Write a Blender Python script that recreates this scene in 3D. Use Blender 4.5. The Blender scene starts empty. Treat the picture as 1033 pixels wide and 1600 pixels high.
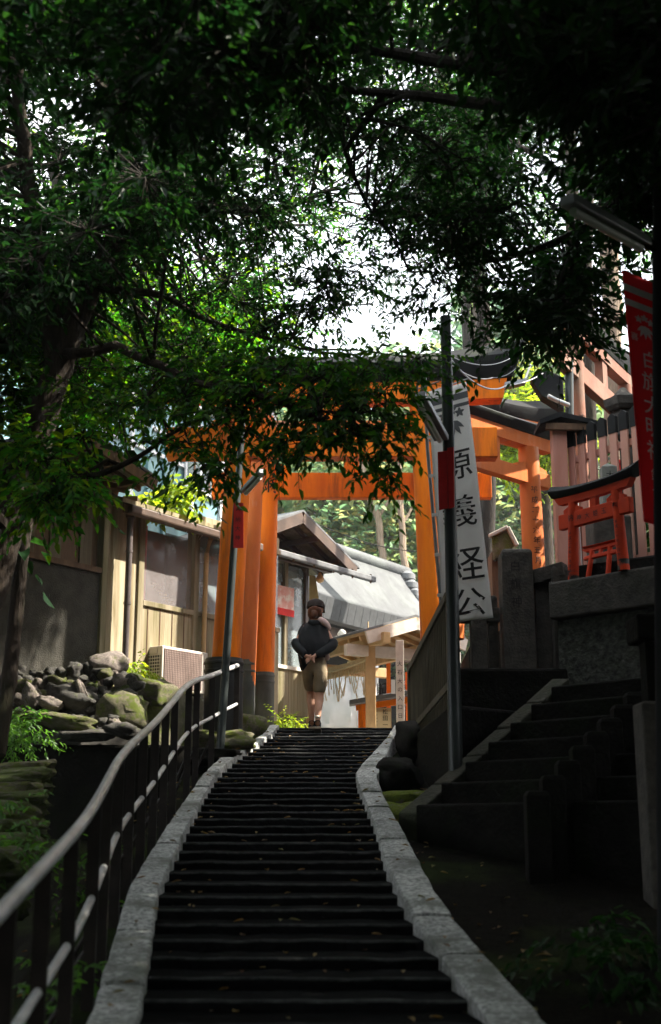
import bpy, bmesh, math, random
import numpy as np
from mathutils import Vector, Matrix, noise

# ------------------------------------------------------------------ camera, sky, sun, exposure
SC = bpy.context.scene
COL = SC.collection
PITCH = math.atan(.25)
FPX = 2000.0
ct, st = math.cos(PITCH), math.sin(PITCH)
cam_d = bpy.data.cameras.new('camera')
cam_d.sensor_fit = 'VERTICAL'
cam_d.sensor_height = 36
cam_d.lens = 36 * FPX / 1600
cam_d.clip_start = .05
cam_d.clip_end = 1500
cam_d.dof.use_dof = True
cam_d.dof.focus_distance = 14.5
cam_d.dof.aperture_fstop = 2.4
cam = bpy.data.objects.new('camera', cam_d)
COL.objects.link(cam)
cam.rotation_euler = (math.pi / 2 + PITCH, 0, 0)
SC.camera = cam

SUN_AZ, SUN_EL = math.radians(87), math.radians(46)
SUN = Vector((math.sin(SUN_AZ) * math.cos(SUN_EL), math.cos(SUN_AZ) * math.cos(SUN_EL), math.sin(SUN_EL)))
w = bpy.data.worlds.new('World')
SC.world = w
w.use_nodes = True
sky = w.node_tree.nodes.new('ShaderNodeTexSky')
sky.sky_type = 'NISHITA'
sky.sun_disc = False
sky.sun_elevation = SUN_EL
sky.sun_rotation = SUN_AZ
sky.air_density = 1.0
sky.dust_density = 3.5
bg = w.node_tree.nodes['Background']
tc_ = w.node_tree.nodes.new('ShaderNodeTexCoord')
cn_ = w.node_tree.nodes.new('ShaderNodeTexNoise')           # thin bright cloud over most of the sky
cn_.inputs['Scale'].default_value = 2.2
cn_.inputs['Detail'].default_value = 6
cr_ = w.node_tree.nodes.new('ShaderNodeMapRange')
cr_.inputs[1].default_value, cr_.inputs[2].default_value = .34, .60
cr_.inputs[3].default_value, cr_.inputs[4].default_value = .45, .96
cm_ = w.node_tree.nodes.new('ShaderNodeMix')
cm_.data_type = 'RGBA'
cm_.inputs[7].default_value = (5.6, 5.8, 6.0, 1)
w.node_tree.links.new(tc_.outputs['Generated'], cn_.inputs['Vector'])
w.node_tree.links.new(cn_.outputs['Fac'], cr_.inputs[0])
w.node_tree.links.new(cr_.outputs[0], cm_.inputs[0])
w.node_tree.links.new(sky.outputs[0], cm_.inputs[6])
w.node_tree.links.new(cm_.outputs[2], bg.inputs[0])
bg.inputs[1].default_value = .14
ld = bpy.data.lights.new('sun', 'SUN')
ld.energy = 4.2
ld.angle = math.radians(.55)
ld.color = (1, .93, .80)
lo = bpy.data.objects.new('sun', ld)
COL.objects.link(lo)
lo.rotation_euler = SUN.to_track_quat('Z', 'Y').to_euler()
SC.view_settings.view_transform = 'Standard'
SC.view_settings.look = 'None'
SC.view_settings.gamma = 1
SC.view_settings.exposure = 2.2
SC.cycles.use_denoising = True
SC.cycles.max_bounces = 8
SC.cycles.transmission_bounces = 4
SC.cycles.transparent_max_bounces = 8
SC.cycles.sample_clamp_indirect = 4

# ------------------------------------------------------------------ geometry helpers
V = Vector
ZUP = V((0, 0, 1))
RNG = random.Random(7)
NR = np.random.default_rng(11)


def ray(u, v):
    x = (u - 516.5) / FPX
    y = (800 - v) / FPX
    return V((x, ct - y * st, st + y * ct))


def P(u, v, Y):
    """point at ground distance Y in the direction of photo pixel (u, v)"""
    d = ray(u, v)
    return d * (Y / d.y)


def onplane(u, v, O, n):
    d = ray(u, v)
    return d * (O.dot(n) / d.dot(n))


SL, HH = .1861, 1.659


def pz(Y):
    return -HH + SL * Y


def S(u, v, dz=0):
    d = ray(u, v)
    return d * ((HH - dz) / (SL * d.y - d.z))


def frame(o, right, up):
    r = right.normalized()
    n = r.cross(up).normalized()
    u = n.cross(r).normalized()
    m = Matrix((r, u, n)).transposed().to_4x4()
    m.translation = o
    return m


def zrot(a, loc=(0, 0, 0)):
    m = Matrix.Rotation(a, 4, 'Z')
    m.translation = loc
    return m


ROOT = {}


class MB:
    def __init__(s):
        s.v = []
        s.f = []

    def add(s, vs, fs, M=None):
        b = len(s.v)
        for p in vs:
            p = V(p)
            s.v.append(M @ p if M else p)
        for f in fs:
            s.f.append([i + b for i in f])
        return s

    def box(s, a, b, M=None):
        (x0, y0, z0), (x1, y1, z1) = a, b
        s.add([(x0, y0, z0), (x1, y0, z0), (x1, y1, z0), (x0, y1, z0), (x0, y0, z1), (x1, y0, z1), (x1, y1, z1), (x0, y1, z1)],
              [(3, 2, 1, 0), (4, 5, 6, 7), (0, 1, 5, 4), (1, 2, 6, 5), (2, 3, 7, 6), (3, 0, 4, 7)], M)
        return s

    def beam(s, p, q, w_, h, up=ZUP):
        p, q = V(p), V(q)
        d = (q - p).normalized()
        r = d.cross(up)
        if r.length < 1e-4:
            r = d.cross(V((0, 1, 0)))
        r.normalize()
        u = r.cross(d).normalized()
        a, b = r * w_ / 2, u * h / 2
        vs = [p - a - b, p + a - b, p + a + b, p - a + b, q - a - b, q + a - b, q + a + b, q - a + b]
        s.add(vs, [(0, 1, 2, 3), (7, 6, 5, 4), (4, 5, 1, 0), (5, 6, 2, 1), (6, 7, 3, 2), (7, 4, 0, 3)])
        return s

    def tube(s, pts, rad, n=8, cap=True):
        pts = [V(p) for p in pts]
        if not hasattr(rad, '__len__'):
            rad = [rad] * len(pts)
        rings = []
        ref = V((.31, .17, .93))
        vs = []
        for i, p in enumerate(pts):
            d = (pts[min(i + 1, len(pts) - 1)] - pts[max(i - 1, 0)]).normalized()
            a = d.cross(ref)
            if a.length < .05:
                a = d.cross(V((1, 0, 0)))
            a.normalize()
            b = d.cross(a)
            for k in range(n):
                t = 2 * math.pi * k / n
                vs.append(p + (a * math.cos(t) + b * math.sin(t)) * rad[i])
        fs = []
        for i in range(len(pts) - 1):
            for k in range(n):
                k2 = (k + 1) % n
                fs.append((i * n + k, i * n + k2, (i + 1) * n + k2, (i + 1) * n + k))
        if cap:
            fs.append(tuple(range(n - 1, -1, -1)))
            fs.append(tuple((len(pts) - 1) * n + k for k in range(n)))
        s.add(vs, fs)
        return s

    def lathe(s, prof, loc, n=16, M=None):
        vs = []
        loc = V(loc)
        for r, z in prof:
            for k in range(n):
                t = 2 * math.pi * k / n
                vs.append(loc + V((r * math.cos(t), r * math.sin(t), z)))
        fs = []
        for i in range(len(prof) - 1):
            for k in range(n):
                k2 = (k + 1) % n
                fs.append((i * n + k, i * n + k2, (i + 1) * n + k2, (i + 1) * n + k))
        fs.append(tuple(range(n - 1, -1, -1)))
        fs.append(tuple((len(prof) - 1) * n + k for k in range(n)))
        s.add(vs, fs, M)
        return s

    def prism(s, poly, ext):
        poly = [V(p) for p in poly]
        ext = V(ext)
        n = len(poly)
        s.add(poly + [p + ext for p in poly],
              [tuple(range(n - 1, -1, -1)), tuple(range(n, 2 * n))] + [(i, (i + 1) % n, n + (i + 1) % n, n + i) for i in range(n)])
        return s

    def sweep(s, secs):
        """closed cross sections (lists of equal length), capped"""
        n = len(secs[0])
        vs = [p for q in secs for p in q]
        fs = []
        for i in range(len(secs) - 1):
            for k in range(n):
                k2 = (k + 1) % n
                fs.append((i * n + k, i * n + k2, (i + 1) * n + k2, (i + 1) * n + k))
        fs.append(tuple(range(n - 1, -1, -1)))
        fs.append(tuple((len(secs) - 1) * n + k for k in range(n)))
        s.add(vs, fs)
        return s

    def build(s, name, m, parent=None, smooth=False, bevel=0, local=False, seg=2):
        vs = s.v
        loc = V((0, 0, 0))
        if parent is not None:
            M = ROOT[parent]
            if not local:
                Mi = M.inverted()
                vs = [Mi @ p for p in vs]
        else:
            n = len(vs)
            loc = V((sum(p.x for p in vs) / n, sum(p.y for p in vs) / n, min(p.z for p in vs)))
            vs = [p - loc for p in vs]
        me = bpy.data.meshes.new(name)
        me.from_pydata([tuple(p) for p in vs], [], s.f)
        bm = bmesh.new()
        bm.from_mesh(me)
        bmesh.ops.recalc_face_normals(bm, faces=bm.faces)
        bm.to_mesh(me)
        bm.free()
        o = put(name, me, m, parent, loc)
        if smooth:
            me.shade_smooth()
            me.set_sharp_from_angle(angle=math.radians(38))
        if bevel:
            b = o.modifiers.new('bevel', 'BEVEL')
            b.width = bevel
            b.segments = seg
            b.limit_method = 'ANGLE'
            b.angle_limit = math.radians(40)
        return o


def put(name, me, m, parent, loc=(0, 0, 0)):
    o = bpy.data.objects.new(name, me)
    COL.objects.link(o)
    if m is not None:
        for mm in (m if isinstance(m, (list, tuple)) else [m]):
            me.materials.append(mm)
    if parent is not None:
        o.parent = parent
        ROOT[o] = ROOT[parent]
    else:
        o.location = loc
        ROOT[o] = Matrix.Translation(V(loc))
    return o


def thing(name, label, cat, loc, rz=0, group=None):
    o = bpy.data.objects.new(name, None)
    o.empty_display_size = .2
    COL.objects.link(o)
    o.location = loc
    o.rotation_euler = (0, 0, rz)
    ROOT[o] = zrot(rz, loc)
    return tag(o, label, cat, group)


def tag(o, label, cat, group=None, kind=None):
    o['label'] = label
    o['category'] = cat
    if group:
        o['group'] = group
    if kind:
        o['kind'] = kind
    return o


def struct(o):
    o['kind'] = 'structure'
    return o


def dup(root, loc, rz, sc=(1, 1, 1), label=None, group=None):
    r = root.copy()
    COL.objects.link(r)
    r.location = loc
    r.rotation_euler = (0, 0, rz)
    r.scale = sc
    if label:
        r['label'] = label
    if group:
        r['group'] = group
    for ch in list(root.children):
        c = ch.copy()
        COL.objects.link(c)
        c.parent = r
        for g in ch.children:
            d = g.copy()
            COL.objects.link(d)
            d.parent = c
    return r


# ------------------------------------------------------------------ materials
def mat(name, c1, c2=None, scale=4, rough=.8, bump=.25, bscale=None, stretch=(1, 1, 1), c3=None, t3=.58, s3=1.2, w3=.08,
        metal=0, spec=.3, lo_=.35, hi_=.68, gloss=None):
    m = bpy.data.materials.new(name)
    m.use_nodes = True
    nt = m.node_tree
    N, L = nt.nodes, nt.links
    b = N['Principled BSDF']
    b.inputs['Roughness'].default_value = rough
    b.inputs['Metallic'].default_value = metal
    b.inputs['Specular IOR Level'].default_value = spec
    c2 = c2 or tuple(x * .65 for x in c1)
    tc = N.new('ShaderNodeTexCoord')
    mp = N.new('ShaderNodeMapping')
    mp.inputs['Scale'].default_value = stretch
    L.new(tc.outputs['Object'], mp.inputs[0])
    n1 = N.new('ShaderNodeTexNoise')
    n1.inputs['Scale'].default_value = scale
    n1.inputs['Detail'].default_value = 9
    n1.inputs['Roughness'].default_value = .62
    L.new(mp.outputs[0], n1.inputs['Vector'])
    r = N.new('ShaderNodeValToRGB')
    r.color_ramp.elements[0].position = lo_
    r.color_ramp.elements[1].position = hi_
    r.color_ramp.elements[0].color = (*c2, 1)
    r.color_ramp.elements[1].color = (*c1, 1)
    L.new(n1.outputs['Fac'], r.inputs[0])
    out = r.outputs[0]
    if c3:
        n2 = N.new('ShaderNodeTexNoise')
        n2.inputs['Scale'].default_value = s3
        n2.inputs['Detail'].default_value = 7
        n2.inputs['Roughness'].default_value = .65
        L.new(mp.outputs[0], n2.inputs['Vector'])
        r2 = N.new('ShaderNodeValToRGB')
        r2.color_ramp.elements[0].position = t3 - w3
        r2.color_ramp.elements[1].position = t3 + w3
        L.new(n2.outputs['Fac'], r2.inputs[0])
        mx = N.new('ShaderNodeMix')
        mx.data_type = 'RGBA'
        L.new(r2.outputs[0], mx.inputs[0])
        L.new(out, mx.inputs[6])
        mx.inputs[7].default_value = (*c3, 1)
        out = mx.outputs[2]
    L.new(out, b.inputs['Base Color'])
    if gloss:
        rr = N.new('ShaderNodeMapRange')
        rr.inputs[3].default_value = gloss
        rr.inputs[4].default_value = rough
        L.new(n1.outputs['Fac'], rr.inputs[0])
        L.new(rr.outputs[0], b.inputs['Roughness'])
    if bump:
        n3 = N.new('ShaderNodeTexNoise')
        n3.inputs['Scale'].default_value = bscale or scale * 3
        n3.inputs['Detail'].default_value = 8
        L.new(mp.outputs[0], n3.inputs['Vector'])
        bp = N.new('ShaderNodeBump')
        bp.inputs['Strength'].default_value = bump
        bp.inputs['Distance'].default_value = .02
        L.new(n3.outputs['Fac'], bp.inputs['Height'])
        L.new(bp.outputs[0], b.inputs['Normal'])
    return m


def leafmat(name, cols, trans=.45, rough=.45, spec=.35):
    m = bpy.data.materials.new(name)
    m.use_nodes = True
    nt = m.node_tree
    N, L = nt.nodes, nt.links
    b = N['Principled BSDF']
    b.inputs['Roughness'].default_value = rough
    b.inputs['Specular IOR Level'].default_value = spec
    g = N.new('ShaderNodeNewGeometry')
    r = N.new('ShaderNodeValToRGB')
    e = r.color_ramp.elements
    while len(e) < len(cols):
        e.new(.5)
    for i, c in enumerate(cols):
        e[i].position = i / (len(cols) - 1)
        e[i].color = (*c, 1)
    L.new(g.outputs['Random Per Island'], r.inputs[0])
    L.new(r.outputs[0], b.inputs['Base Color'])
    t = N.new('ShaderNodeBsdfTranslucent')
    hs = N.new('ShaderNodeHueSaturation')
    hs.inputs['Value'].default_value = 2.9
    hs.inputs['Saturation'].default_value = 1.1
    hs.inputs['Hue'].default_value = .485
    L.new(r.outputs[0], hs.inputs['Color'])
    L.new(hs.outputs[0], t.inputs['Color'])
    mx = N.new('ShaderNodeMixShader')
    mx.inputs[0].default_value = trans
    L.new(b.outputs[0], mx.inputs[1])
    L.new(t.outputs[0], mx.inputs[2])
    L.new(mx.outputs[0], N['Material Output'].inputs[0])
    return m


def clothmat(name, c, c2, trans=.35):
    m = mat(name, c, c2, scale=3, rough=.85, bump=.08, bscale=160)
    N, L = m.node_tree.nodes, m.node_tree.links
    t = N.new('ShaderNodeBsdfTranslucent')
    t.inputs['Color'].default_value = (*c, 1)
    mx = N.new('ShaderNodeMixShader')
    mx.inputs[0].default_value = trans
    L.new(N['Principled BSDF'].outputs[0], mx.inputs[1])
    L.new(t.outputs[0], mx.inputs[2])
    L.new(mx.outputs[0], N['Material Output'].inputs[0])
    return m


def sheetmat(name, c, alpha=.5, rough=.15):
    m = mat(name, c, tuple(x * .7 for x in c), scale=1.6, rough=rough, bump=.05, bscale=6, spec=.5)
    N, L = m.node_tree.nodes, m.node_tree.links
    t = N.new('ShaderNodeBsdfTransparent')
    mx = N.new('ShaderNodeMixShader')
    mx.inputs[0].default_value = 1 - alpha
    L.new(N['Principled BSDF'].outputs[0], mx.inputs[1])
    L.new(t.outputs[0], mx.inputs[2])
    L.new(mx.outputs[0], N['Material Output'].inputs[0])
    return m


M = {}
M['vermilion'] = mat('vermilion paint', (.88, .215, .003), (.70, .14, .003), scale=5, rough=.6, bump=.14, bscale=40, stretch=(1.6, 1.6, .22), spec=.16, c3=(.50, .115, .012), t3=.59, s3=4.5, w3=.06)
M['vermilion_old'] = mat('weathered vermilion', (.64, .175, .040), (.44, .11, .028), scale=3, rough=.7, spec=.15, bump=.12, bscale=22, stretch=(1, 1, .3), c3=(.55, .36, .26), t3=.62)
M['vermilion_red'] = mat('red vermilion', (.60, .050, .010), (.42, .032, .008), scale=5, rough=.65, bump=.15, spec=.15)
M['shadedwood'] = mat('shaded faded vermilion', (.24, .095, .055), (.16, .065, .04), scale=4, rough=.75, bump=.2, bscale=24, c3=(.20, .13, .09), t3=.58)  # darkened gate paint: the shade over the tall gate is put into this colour
M['pinkwood'] = mat('faded pink wood', (.50, .25, .20), (.40, .17, .12), scale=3, rough=.75, bump=.3, bscale=18, stretch=(2, 2, .25), c3=(.36, .24, .17), t3=.64)
M['black_wood'] = mat('black painted wood', (.016, .017, .017), (.009, .009, .009), scale=4, rough=.75, bump=.1, spec=.12)
M['black_roof'] = mat('black metal roof', (.016, .017, .018), (.009, .009, .010), scale=2, rough=.75, bump=.2, spec=.15, c3=(.028, .034, .018), t3=.6)
M['drum_moss'] = mat('mossy grey post foot', (.11, .115, .10), (.05, .052, .045), scale=3, rough=.7, bump=.15, c3=(.13, .15, .035), t3=.56, stretch=(1, 1, .6))
M['marker'] = mat('pale grey stone', (.24, .245, .215), (.14, .145, .125), scale=9, rough=.9, bump=.4)
M['drum'] = mat('black post foot', (.035, .036, .036), (.015, .015, .015), scale=3, rough=.5, bump=.08, c3=(.10, .11, .06), t3=.60, stretch=(1, 1, .6))
M['ink'] = mat('black ink', (.012, .011, .011), scale=4, rough=.6, bump=0)
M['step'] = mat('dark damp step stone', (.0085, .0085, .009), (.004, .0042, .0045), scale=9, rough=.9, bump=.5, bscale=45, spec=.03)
M['nosing'] = mat('lit step edge', (.055, .058, .056), (.011, .012, .012), scale=14, rough=.8, bump=.5, bscale=60, spec=.15)  # light catching the step edges is put into this lighter colour
M['granite'] = mat('kerb granite', (.60, .61, .59), (.22, .225, .215), scale=42, rough=.85, bump=1.0, bscale=70, c3=(.17, .18, .155), t3=.57, s3=3.2, lo_=.40, hi_=.60)
M['darkstone'] = mat('dark weathered stone', (.013, .012, .010), (.006, .0058, .005), scale=6, rough=.9, spec=.06, bump=.6, bscale=28, c3=(.009, .013, .005), t3=.6, s3=2)
M['postsone'] = mat('grey fence stone', (.085, .076, .064), (.036, .033, .029), scale=9, rough=.9, bump=.5, bscale=40, c3=(.03, .032, .02), t3=.62, s3=2.4)
M['roughstone'] = mat('rough hewn stone', (.085, .088, .075), (.02, .021, .018), scale=18, rough=.95, bump=1.0, bscale=30, c3=(.035, .04, .025), t3=.6, s3=1.5)
M['rock'] = mat('pale river rock', (.30, .25, .22), (.13, .11, .10), scale=7, rough=.85, bump=.8, bscale=26, c3=(.09, .10, .03), t3=.6, s3=2.2)
M['rock_dark'] = mat('dark rock', (.085, .078, .070), (.03, .029, .026), scale=5, rough=.85, bump=.6, bscale=16, c3=(.07, .085, .02), t3=.64, s3=2)
M['moss'] = mat('moss on stone', (.10, .135, .022), (.045, .065, .014), scale=9, rough=.95, bump=1.0, bscale=55, c3=(.16, .145, .11), t3=.60, s3=2.6)
M['moss_bright'] = mat('bright green moss', (.20, .25, .025), (.09, .125, .015), scale=9, rough=.95, bump=1.0, bscale=55, spec=.1, c3=(.20, .19, .15), t3=.60, s3=3.2)
M['mosswall'] = mat('mossy masonry', (.19, .17, .115), (.07, .068, .036), scale=7, rough=.95, bump=.8, bscale=40, c3=(.095, .12, .020), t3=.53, s3=2.6, w3=.05)
M['soil'] = mat('dark leaf litter soil', (.011, .009, .0065), (.005, .0045, .0035), scale=12, rough=.95, spec=.04, bump=1.0, bscale=50, c3=(.02, .03, .008), t3=.56, s3=1.1)
M['paving'] = mat('courtyard paving', (.36, .33, .29), (.26, .24, .21), scale=5, rough=.9, bump=.3)
M['plywood'] = mat('weathered plywood wall', (.57, .50, .37), (.36, .30, .20), scale=2.2, rough=.85, bump=.25, bscale=20, stretch=(3, 3, .22), c3=(.14, .105, .045), t3=.50, s3=2.0, w3=.13)
M['boards'] = mat('weathered grey boards', (.46, .39, .28), (.27, .215, .14), scale=3, rough=.85, bump=.35, bscale=26, stretch=(4, 4, .25), c3=(.15, .13, .06), t3=.50, s3=1.6, w3=.14)
M['brownwood'] = mat('brown timber', (.15, .085, .045), (.075, .042, .024), scale=4, rough=.75, bump=.3, bscale=24, stretch=(2, 2, .4))
M['tanwood'] = mat('pale raw timber', (.60, .42, .22), (.42, .28, .13), scale=4, rough=.75, bump=.2, bscale=24, stretch=(1.5, 1.5, .6))
M['whitewood'] = mat('bleached timber', (.72, .67, .60), (.52, .47, .41), scale=5, rough=.8, bump=.2)
M['boards_shaded'] = mat('shaded weathered boards', (.17, .135, .09), (.09, .07, .045), scale=3, rough=.9, bump=.35, bscale=26, stretch=(4, 4, .25))  # darker copy of the boards, with the shade put into the colour
M['stucco'] = mat('dark grey stucco', (.060, .055, .046), (.032, .03, .025), scale=6, rough=.95, bump=.7, bscale=70, c3=(.03, .028, .02), t3=.58, s3=1.1, w3=.14)
M['gutter'] = mat('brown painted gutter', (.105, .068, .05), (.06, .04, .03), scale=5, rough=.5, bump=.1)
M['pipe'] = mat('brown drain pipe', (.11, .09, .085), (.06, .05, .048), scale=4, rough=.32, bump=.05, spec=.6)
M['rooftile'] = mat('grey roof', (.078, .082, .088), (.052, .055, .06), scale=3, rough=.65, bump=.15, c3=(.10, .11, .108), t3=.55)
M['rooftile_dark'] = mat('dark grey roof edge', (.17, .175, .185), (.10, .105, .11), scale=6, rough=.7, bump=.2)
M['teal'] = mat('blue green sheet siding', (.19, .34, .36), (.13, .25, .27), scale=1.3, rough=.35, bump=.08, bscale=5, spec=.5)
M['white'] = mat('white paint', (.72, .73, .73), (.6, .6, .6), scale=4, rough=.5, bump=.05)
M['acwhite'] = mat('beige enamel', (.62, .57, .50), (.52, .47, .41), scale=5, rough=.5, bump=.04)
M['acgrille'] = mat('brownish grille', (.36, .27, .24), (.26, .19, .17), scale=5, rough=.55, bump=.04)
M['dark'] = mat('dark interior', (.02, .02, .02), (.012, .012, .012), scale=3, rough=.9, bump=0)
M['rail'] = mat('worn galvanised rail', (.72, .72, .72), (.50, .49, .48), scale=7, rough=.36, bump=.1, bscale=60, metal=.15, spec=.6, c3=(.30, .23, .18), t3=.76, s3=5)
M['railpost'] = mat('dark brown rail post', (.030, .022, .018), (.014, .011, .009), scale=9, rough=.55, bump=.2)
M['polegreen'] = mat('dark green pole', (.034, .043, .042), (.02, .027, .026), scale=6, rough=.42, bump=.06, spec=.5)
M['polemetal'] = mat('grey metal', (.34, .35, .36), (.22, .23, .24), scale=6, rough=.4, bump=.05, metal=.4)
M['tubeglass'] = mat('white lamp tube', (.80, .82, .80), (.7, .72, .7), scale=4, rough=.25, bump=0, spec=.5)
M['cloth_white'] = clothmat('white banner cloth', (.80, .80, .785), (.72, .72, .71), .4)
M['cloth_red'] = clothmat('red banner cloth', (.80, .035, .045), (.68, .028, .036), .5)
M['red'] = mat('red cloth', (.72, .022, .018), (.52, .015, .012), scale=5, rough=.75, bump=.1)
M['greyink'] = mat('grey print', (.13, .135, .14), scale=4, rough=.8, bump=0)
M['whiteprint'] = mat('white print', (.88, .84, .82), scale=4, rough=.8, bump=0)
M['bark'] = mat('tree bark', (.042, .029, .019), (.017, .012, .009), scale=6, rough=.95, bump=1.0, bscale=18, stretch=(2.2, 2.2, .5), c3=(.024, .028, .011), t3=.62)
M['bark_dark'] = mat('dark bark', (.03, .024, .018), (.014, .011, .009), scale=8, rough=.95, bump=.9, bscale=22, stretch=(2, 2, .6))
M['bark_pale'] = mat('pale cedar bark', (.33, .25, .18), (.16, .115, .08), scale=5, rough=.95, bump=1.0, bscale=14, stretch=(5, 5, .25))
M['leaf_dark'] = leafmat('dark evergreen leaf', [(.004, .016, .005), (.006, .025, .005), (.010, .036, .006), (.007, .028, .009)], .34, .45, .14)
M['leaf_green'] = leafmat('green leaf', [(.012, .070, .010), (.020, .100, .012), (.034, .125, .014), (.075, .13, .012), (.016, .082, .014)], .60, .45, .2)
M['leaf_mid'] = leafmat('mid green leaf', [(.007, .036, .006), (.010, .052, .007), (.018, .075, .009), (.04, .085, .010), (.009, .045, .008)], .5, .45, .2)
M['leaf_lime'] = leafmat('fresh lime leaf', [(.09, .17, .02), (.14, .22, .025), (.19, .23, .03), (.08, .15, .02)], .55, .5)
M['leaf_far'] = leafmat('hazed woodland leaf', [(.075, .15, .075), (.10, .18, .085), (.15, .20, .085), (.21, .19, .07), (.08, .145, .095)], .5, .6)  # paler, cooler greens: distance haze is put into the leaf colour
M['leaf_conifer'] = leafmat('conifer spray', [(.045, .09, .055), (.06, .115, .06), (.095, .13, .055)], .45, .6)
M['fern'] = leafmat('fern', [(.035, .10, .018), (.055, .14, .022), (.03, .08, .016)], .4, .5)
M['straw'] = mat('straw', (.62, .50, .31), (.45, .35, .2), scale=8, rough=.85, bump=.2)
M['paper'] = mat('cream paper', (.74, .62, .40), (.66, .54, .33), scale=4, rough=.85, bump=.03)
M['tarp'] = mat('pale grey tarpaulin', (.58, .60, .62), (.48, .50, .52), scale=2, rough=.6, bump=.2, bscale=5)
M['sheet'] = sheetmat('clouded window sheet', (.40, .36, .36), .48, .10)
M['glass'] = sheetmat('window glass', (.30, .36, .38), .55, .06)
M['skin'] = mat('skin', (.58, .33, .23), (.50, .27, .185), scale=8, rough=.55, bump=.03)
M['jacket'] = mat('black jacket', (.012, .015, .018), (.007, .009, .011), scale=6, rough=.7, bump=.35, bscale=14, spec=.15)
M['shorts'] = mat('olive shorts', (.30, .24, .155), (.21, .165, .105), scale=7, rough=.9, bump=.3, bscale=22)
M['hair'] = mat('brown hair', (.14, .052, .022), (.06, .022, .012), scale=18, rough=.5, bump=.5, bscale=60, stretch=(3, 3, .5))
M['cap'] = mat('dark cap', (.030, .021, .018), (.018, .013, .012), scale=9, rough=.85, bump=.2)
M['towel'] = mat('pale pink towel', (.66, .52, .50), (.55, .43, .41), scale=9, rough=.95, bump=.4, bscale=60)
M['shoe'] = mat('dark shoe', (.03, .032, .04), (.02, .02, .025), scale=9, rough=.7, bump=.1)
M['sole'] = mat('shoe sole', (.33, .27, .2), (.22, .18, .13), scale=9, rough=.8, bump=.1)
M['sock'] = mat('pale sock', (.62, .58, .50), (.5, .47, .4), scale=12, rough=.95, bump=.2)
M['poster'] = mat('pink poster', (.72, .40, .33), (.60, .22, .17), scale=5, rough=.6, bump=0, c3=(.75, .70, .62), t3=.55, s3=7)
M['bulb'] = mat('bulb glass', (.75, .50, .25), (.65, .42, .2), scale=4, rough=.15, bump=0, spec=.6)

def vary(m, lo_, hi_):
    """each separate stone or board of one mesh gets its own tone"""
    nt = m.node_tree
    b = nt.nodes['Principled BSDF']
    src = b.inputs['Base Color'].links[0].from_socket
    g = nt.nodes.new('ShaderNodeNewGeometry')
    r = nt.nodes.new('ShaderNodeMapRange')
    r.inputs[3].default_value, r.inputs[4].default_value = lo_, hi_
    h = nt.nodes.new('ShaderNodeHueSaturation')
    nt.links.new(g.outputs['Random Per Island'], r.inputs[0])
    nt.links.new(r.outputs[0], h.inputs['Value'])
    nt.links.new(src, h.inputs['Color'])
    nt.links.new(h.outputs[0], b.inputs['Base Color'])


vary(M['granite'], .72, 1.15)
vary(M['boards'], .7, 1.15)
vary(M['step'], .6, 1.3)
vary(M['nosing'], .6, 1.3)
M['litter'] = leafmat('fallen leaves', [(.16, .09, .03), (.22, .15, .04), (.10, .06, .03), (.12, .12, .03)], .15, .7)

# ------------------------------------------------------------------ lettering
GL = {}


def glyph(c):
    if c not in GL:
        cu = bpy.data.curves.new('glyph', 'FONT')
        cu.body = c
        cu.size = 1
        cu.offset = .003
        cu.resolution_u = 3
        o = bpy.data.objects.new('glyph', cu)
        COL.objects.link(o)
        bpy.context.view_layer.update()
        dg = bpy.context.evaluated_depsgraph_get()
        me = bpy.data.meshes.new_from_object(o.evaluated_get(dg))
        vs = [V(v.co) for v in me.vertices]
        fs = [tuple(p.vertices) for p in me.polygons]
        bpy.data.objects.remove(o)
        bpy.data.curves.remove(cu)
        bpy.data.meshes.remove(me)
        if vs:
            cx = (min(v.x for v in vs) + max(v.x for v in vs)) / 2
            cy = (min(v.y for v in vs) + max(v.y for v in vs)) / 2
            vs = [V((v.x - cx, v.y - cy, 0)) for v in vs]
        GL[c] = (vs, fs)
    return GL[c]


def write(mb, text, fn, size, step, wide=1.0):
    """text down a column; fn(x, y) maps local metres to the surface"""
    for i, c in enumerate(text):
        vs, fs = glyph(c)
        mb.add([fn(p.x * size * wide, p.y * size - i * step) for p in vs], fs)
    return mb


# ------------------------------------------------------------------ foliage
def np_mesh(name, verts, faces, m, parent):
    """verts world (N,3), faces (F,k)"""
    Mi = np.array(ROOT[parent].inverted()) if parent is not None else np.eye(4)
    verts = verts @ Mi[:3, :3].T + Mi[:3, 3]
    me = bpy.data.meshes.new(name)
    k = faces.shape[1]
    me.vertices.add(len(verts))
    me.vertices.foreach_set('co', verts.astype(np.float32).ravel())
    me.loops.add(faces.size)
    me.loops.foreach_set('vertex_index', faces.astype(np.int32).ravel())
    me.polygons.add(len(faces))
    me.polygons.foreach_set('loop_start', np.arange(0, faces.size, k, dtype=np.int32))
    me.update(calc_edges=True)
    me.validate()
    return put(name, me, m, parent)


def nrm(a):
    return a / (np.linalg.norm(a, axis=1, keepdims=True) + 1e-9)


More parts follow.
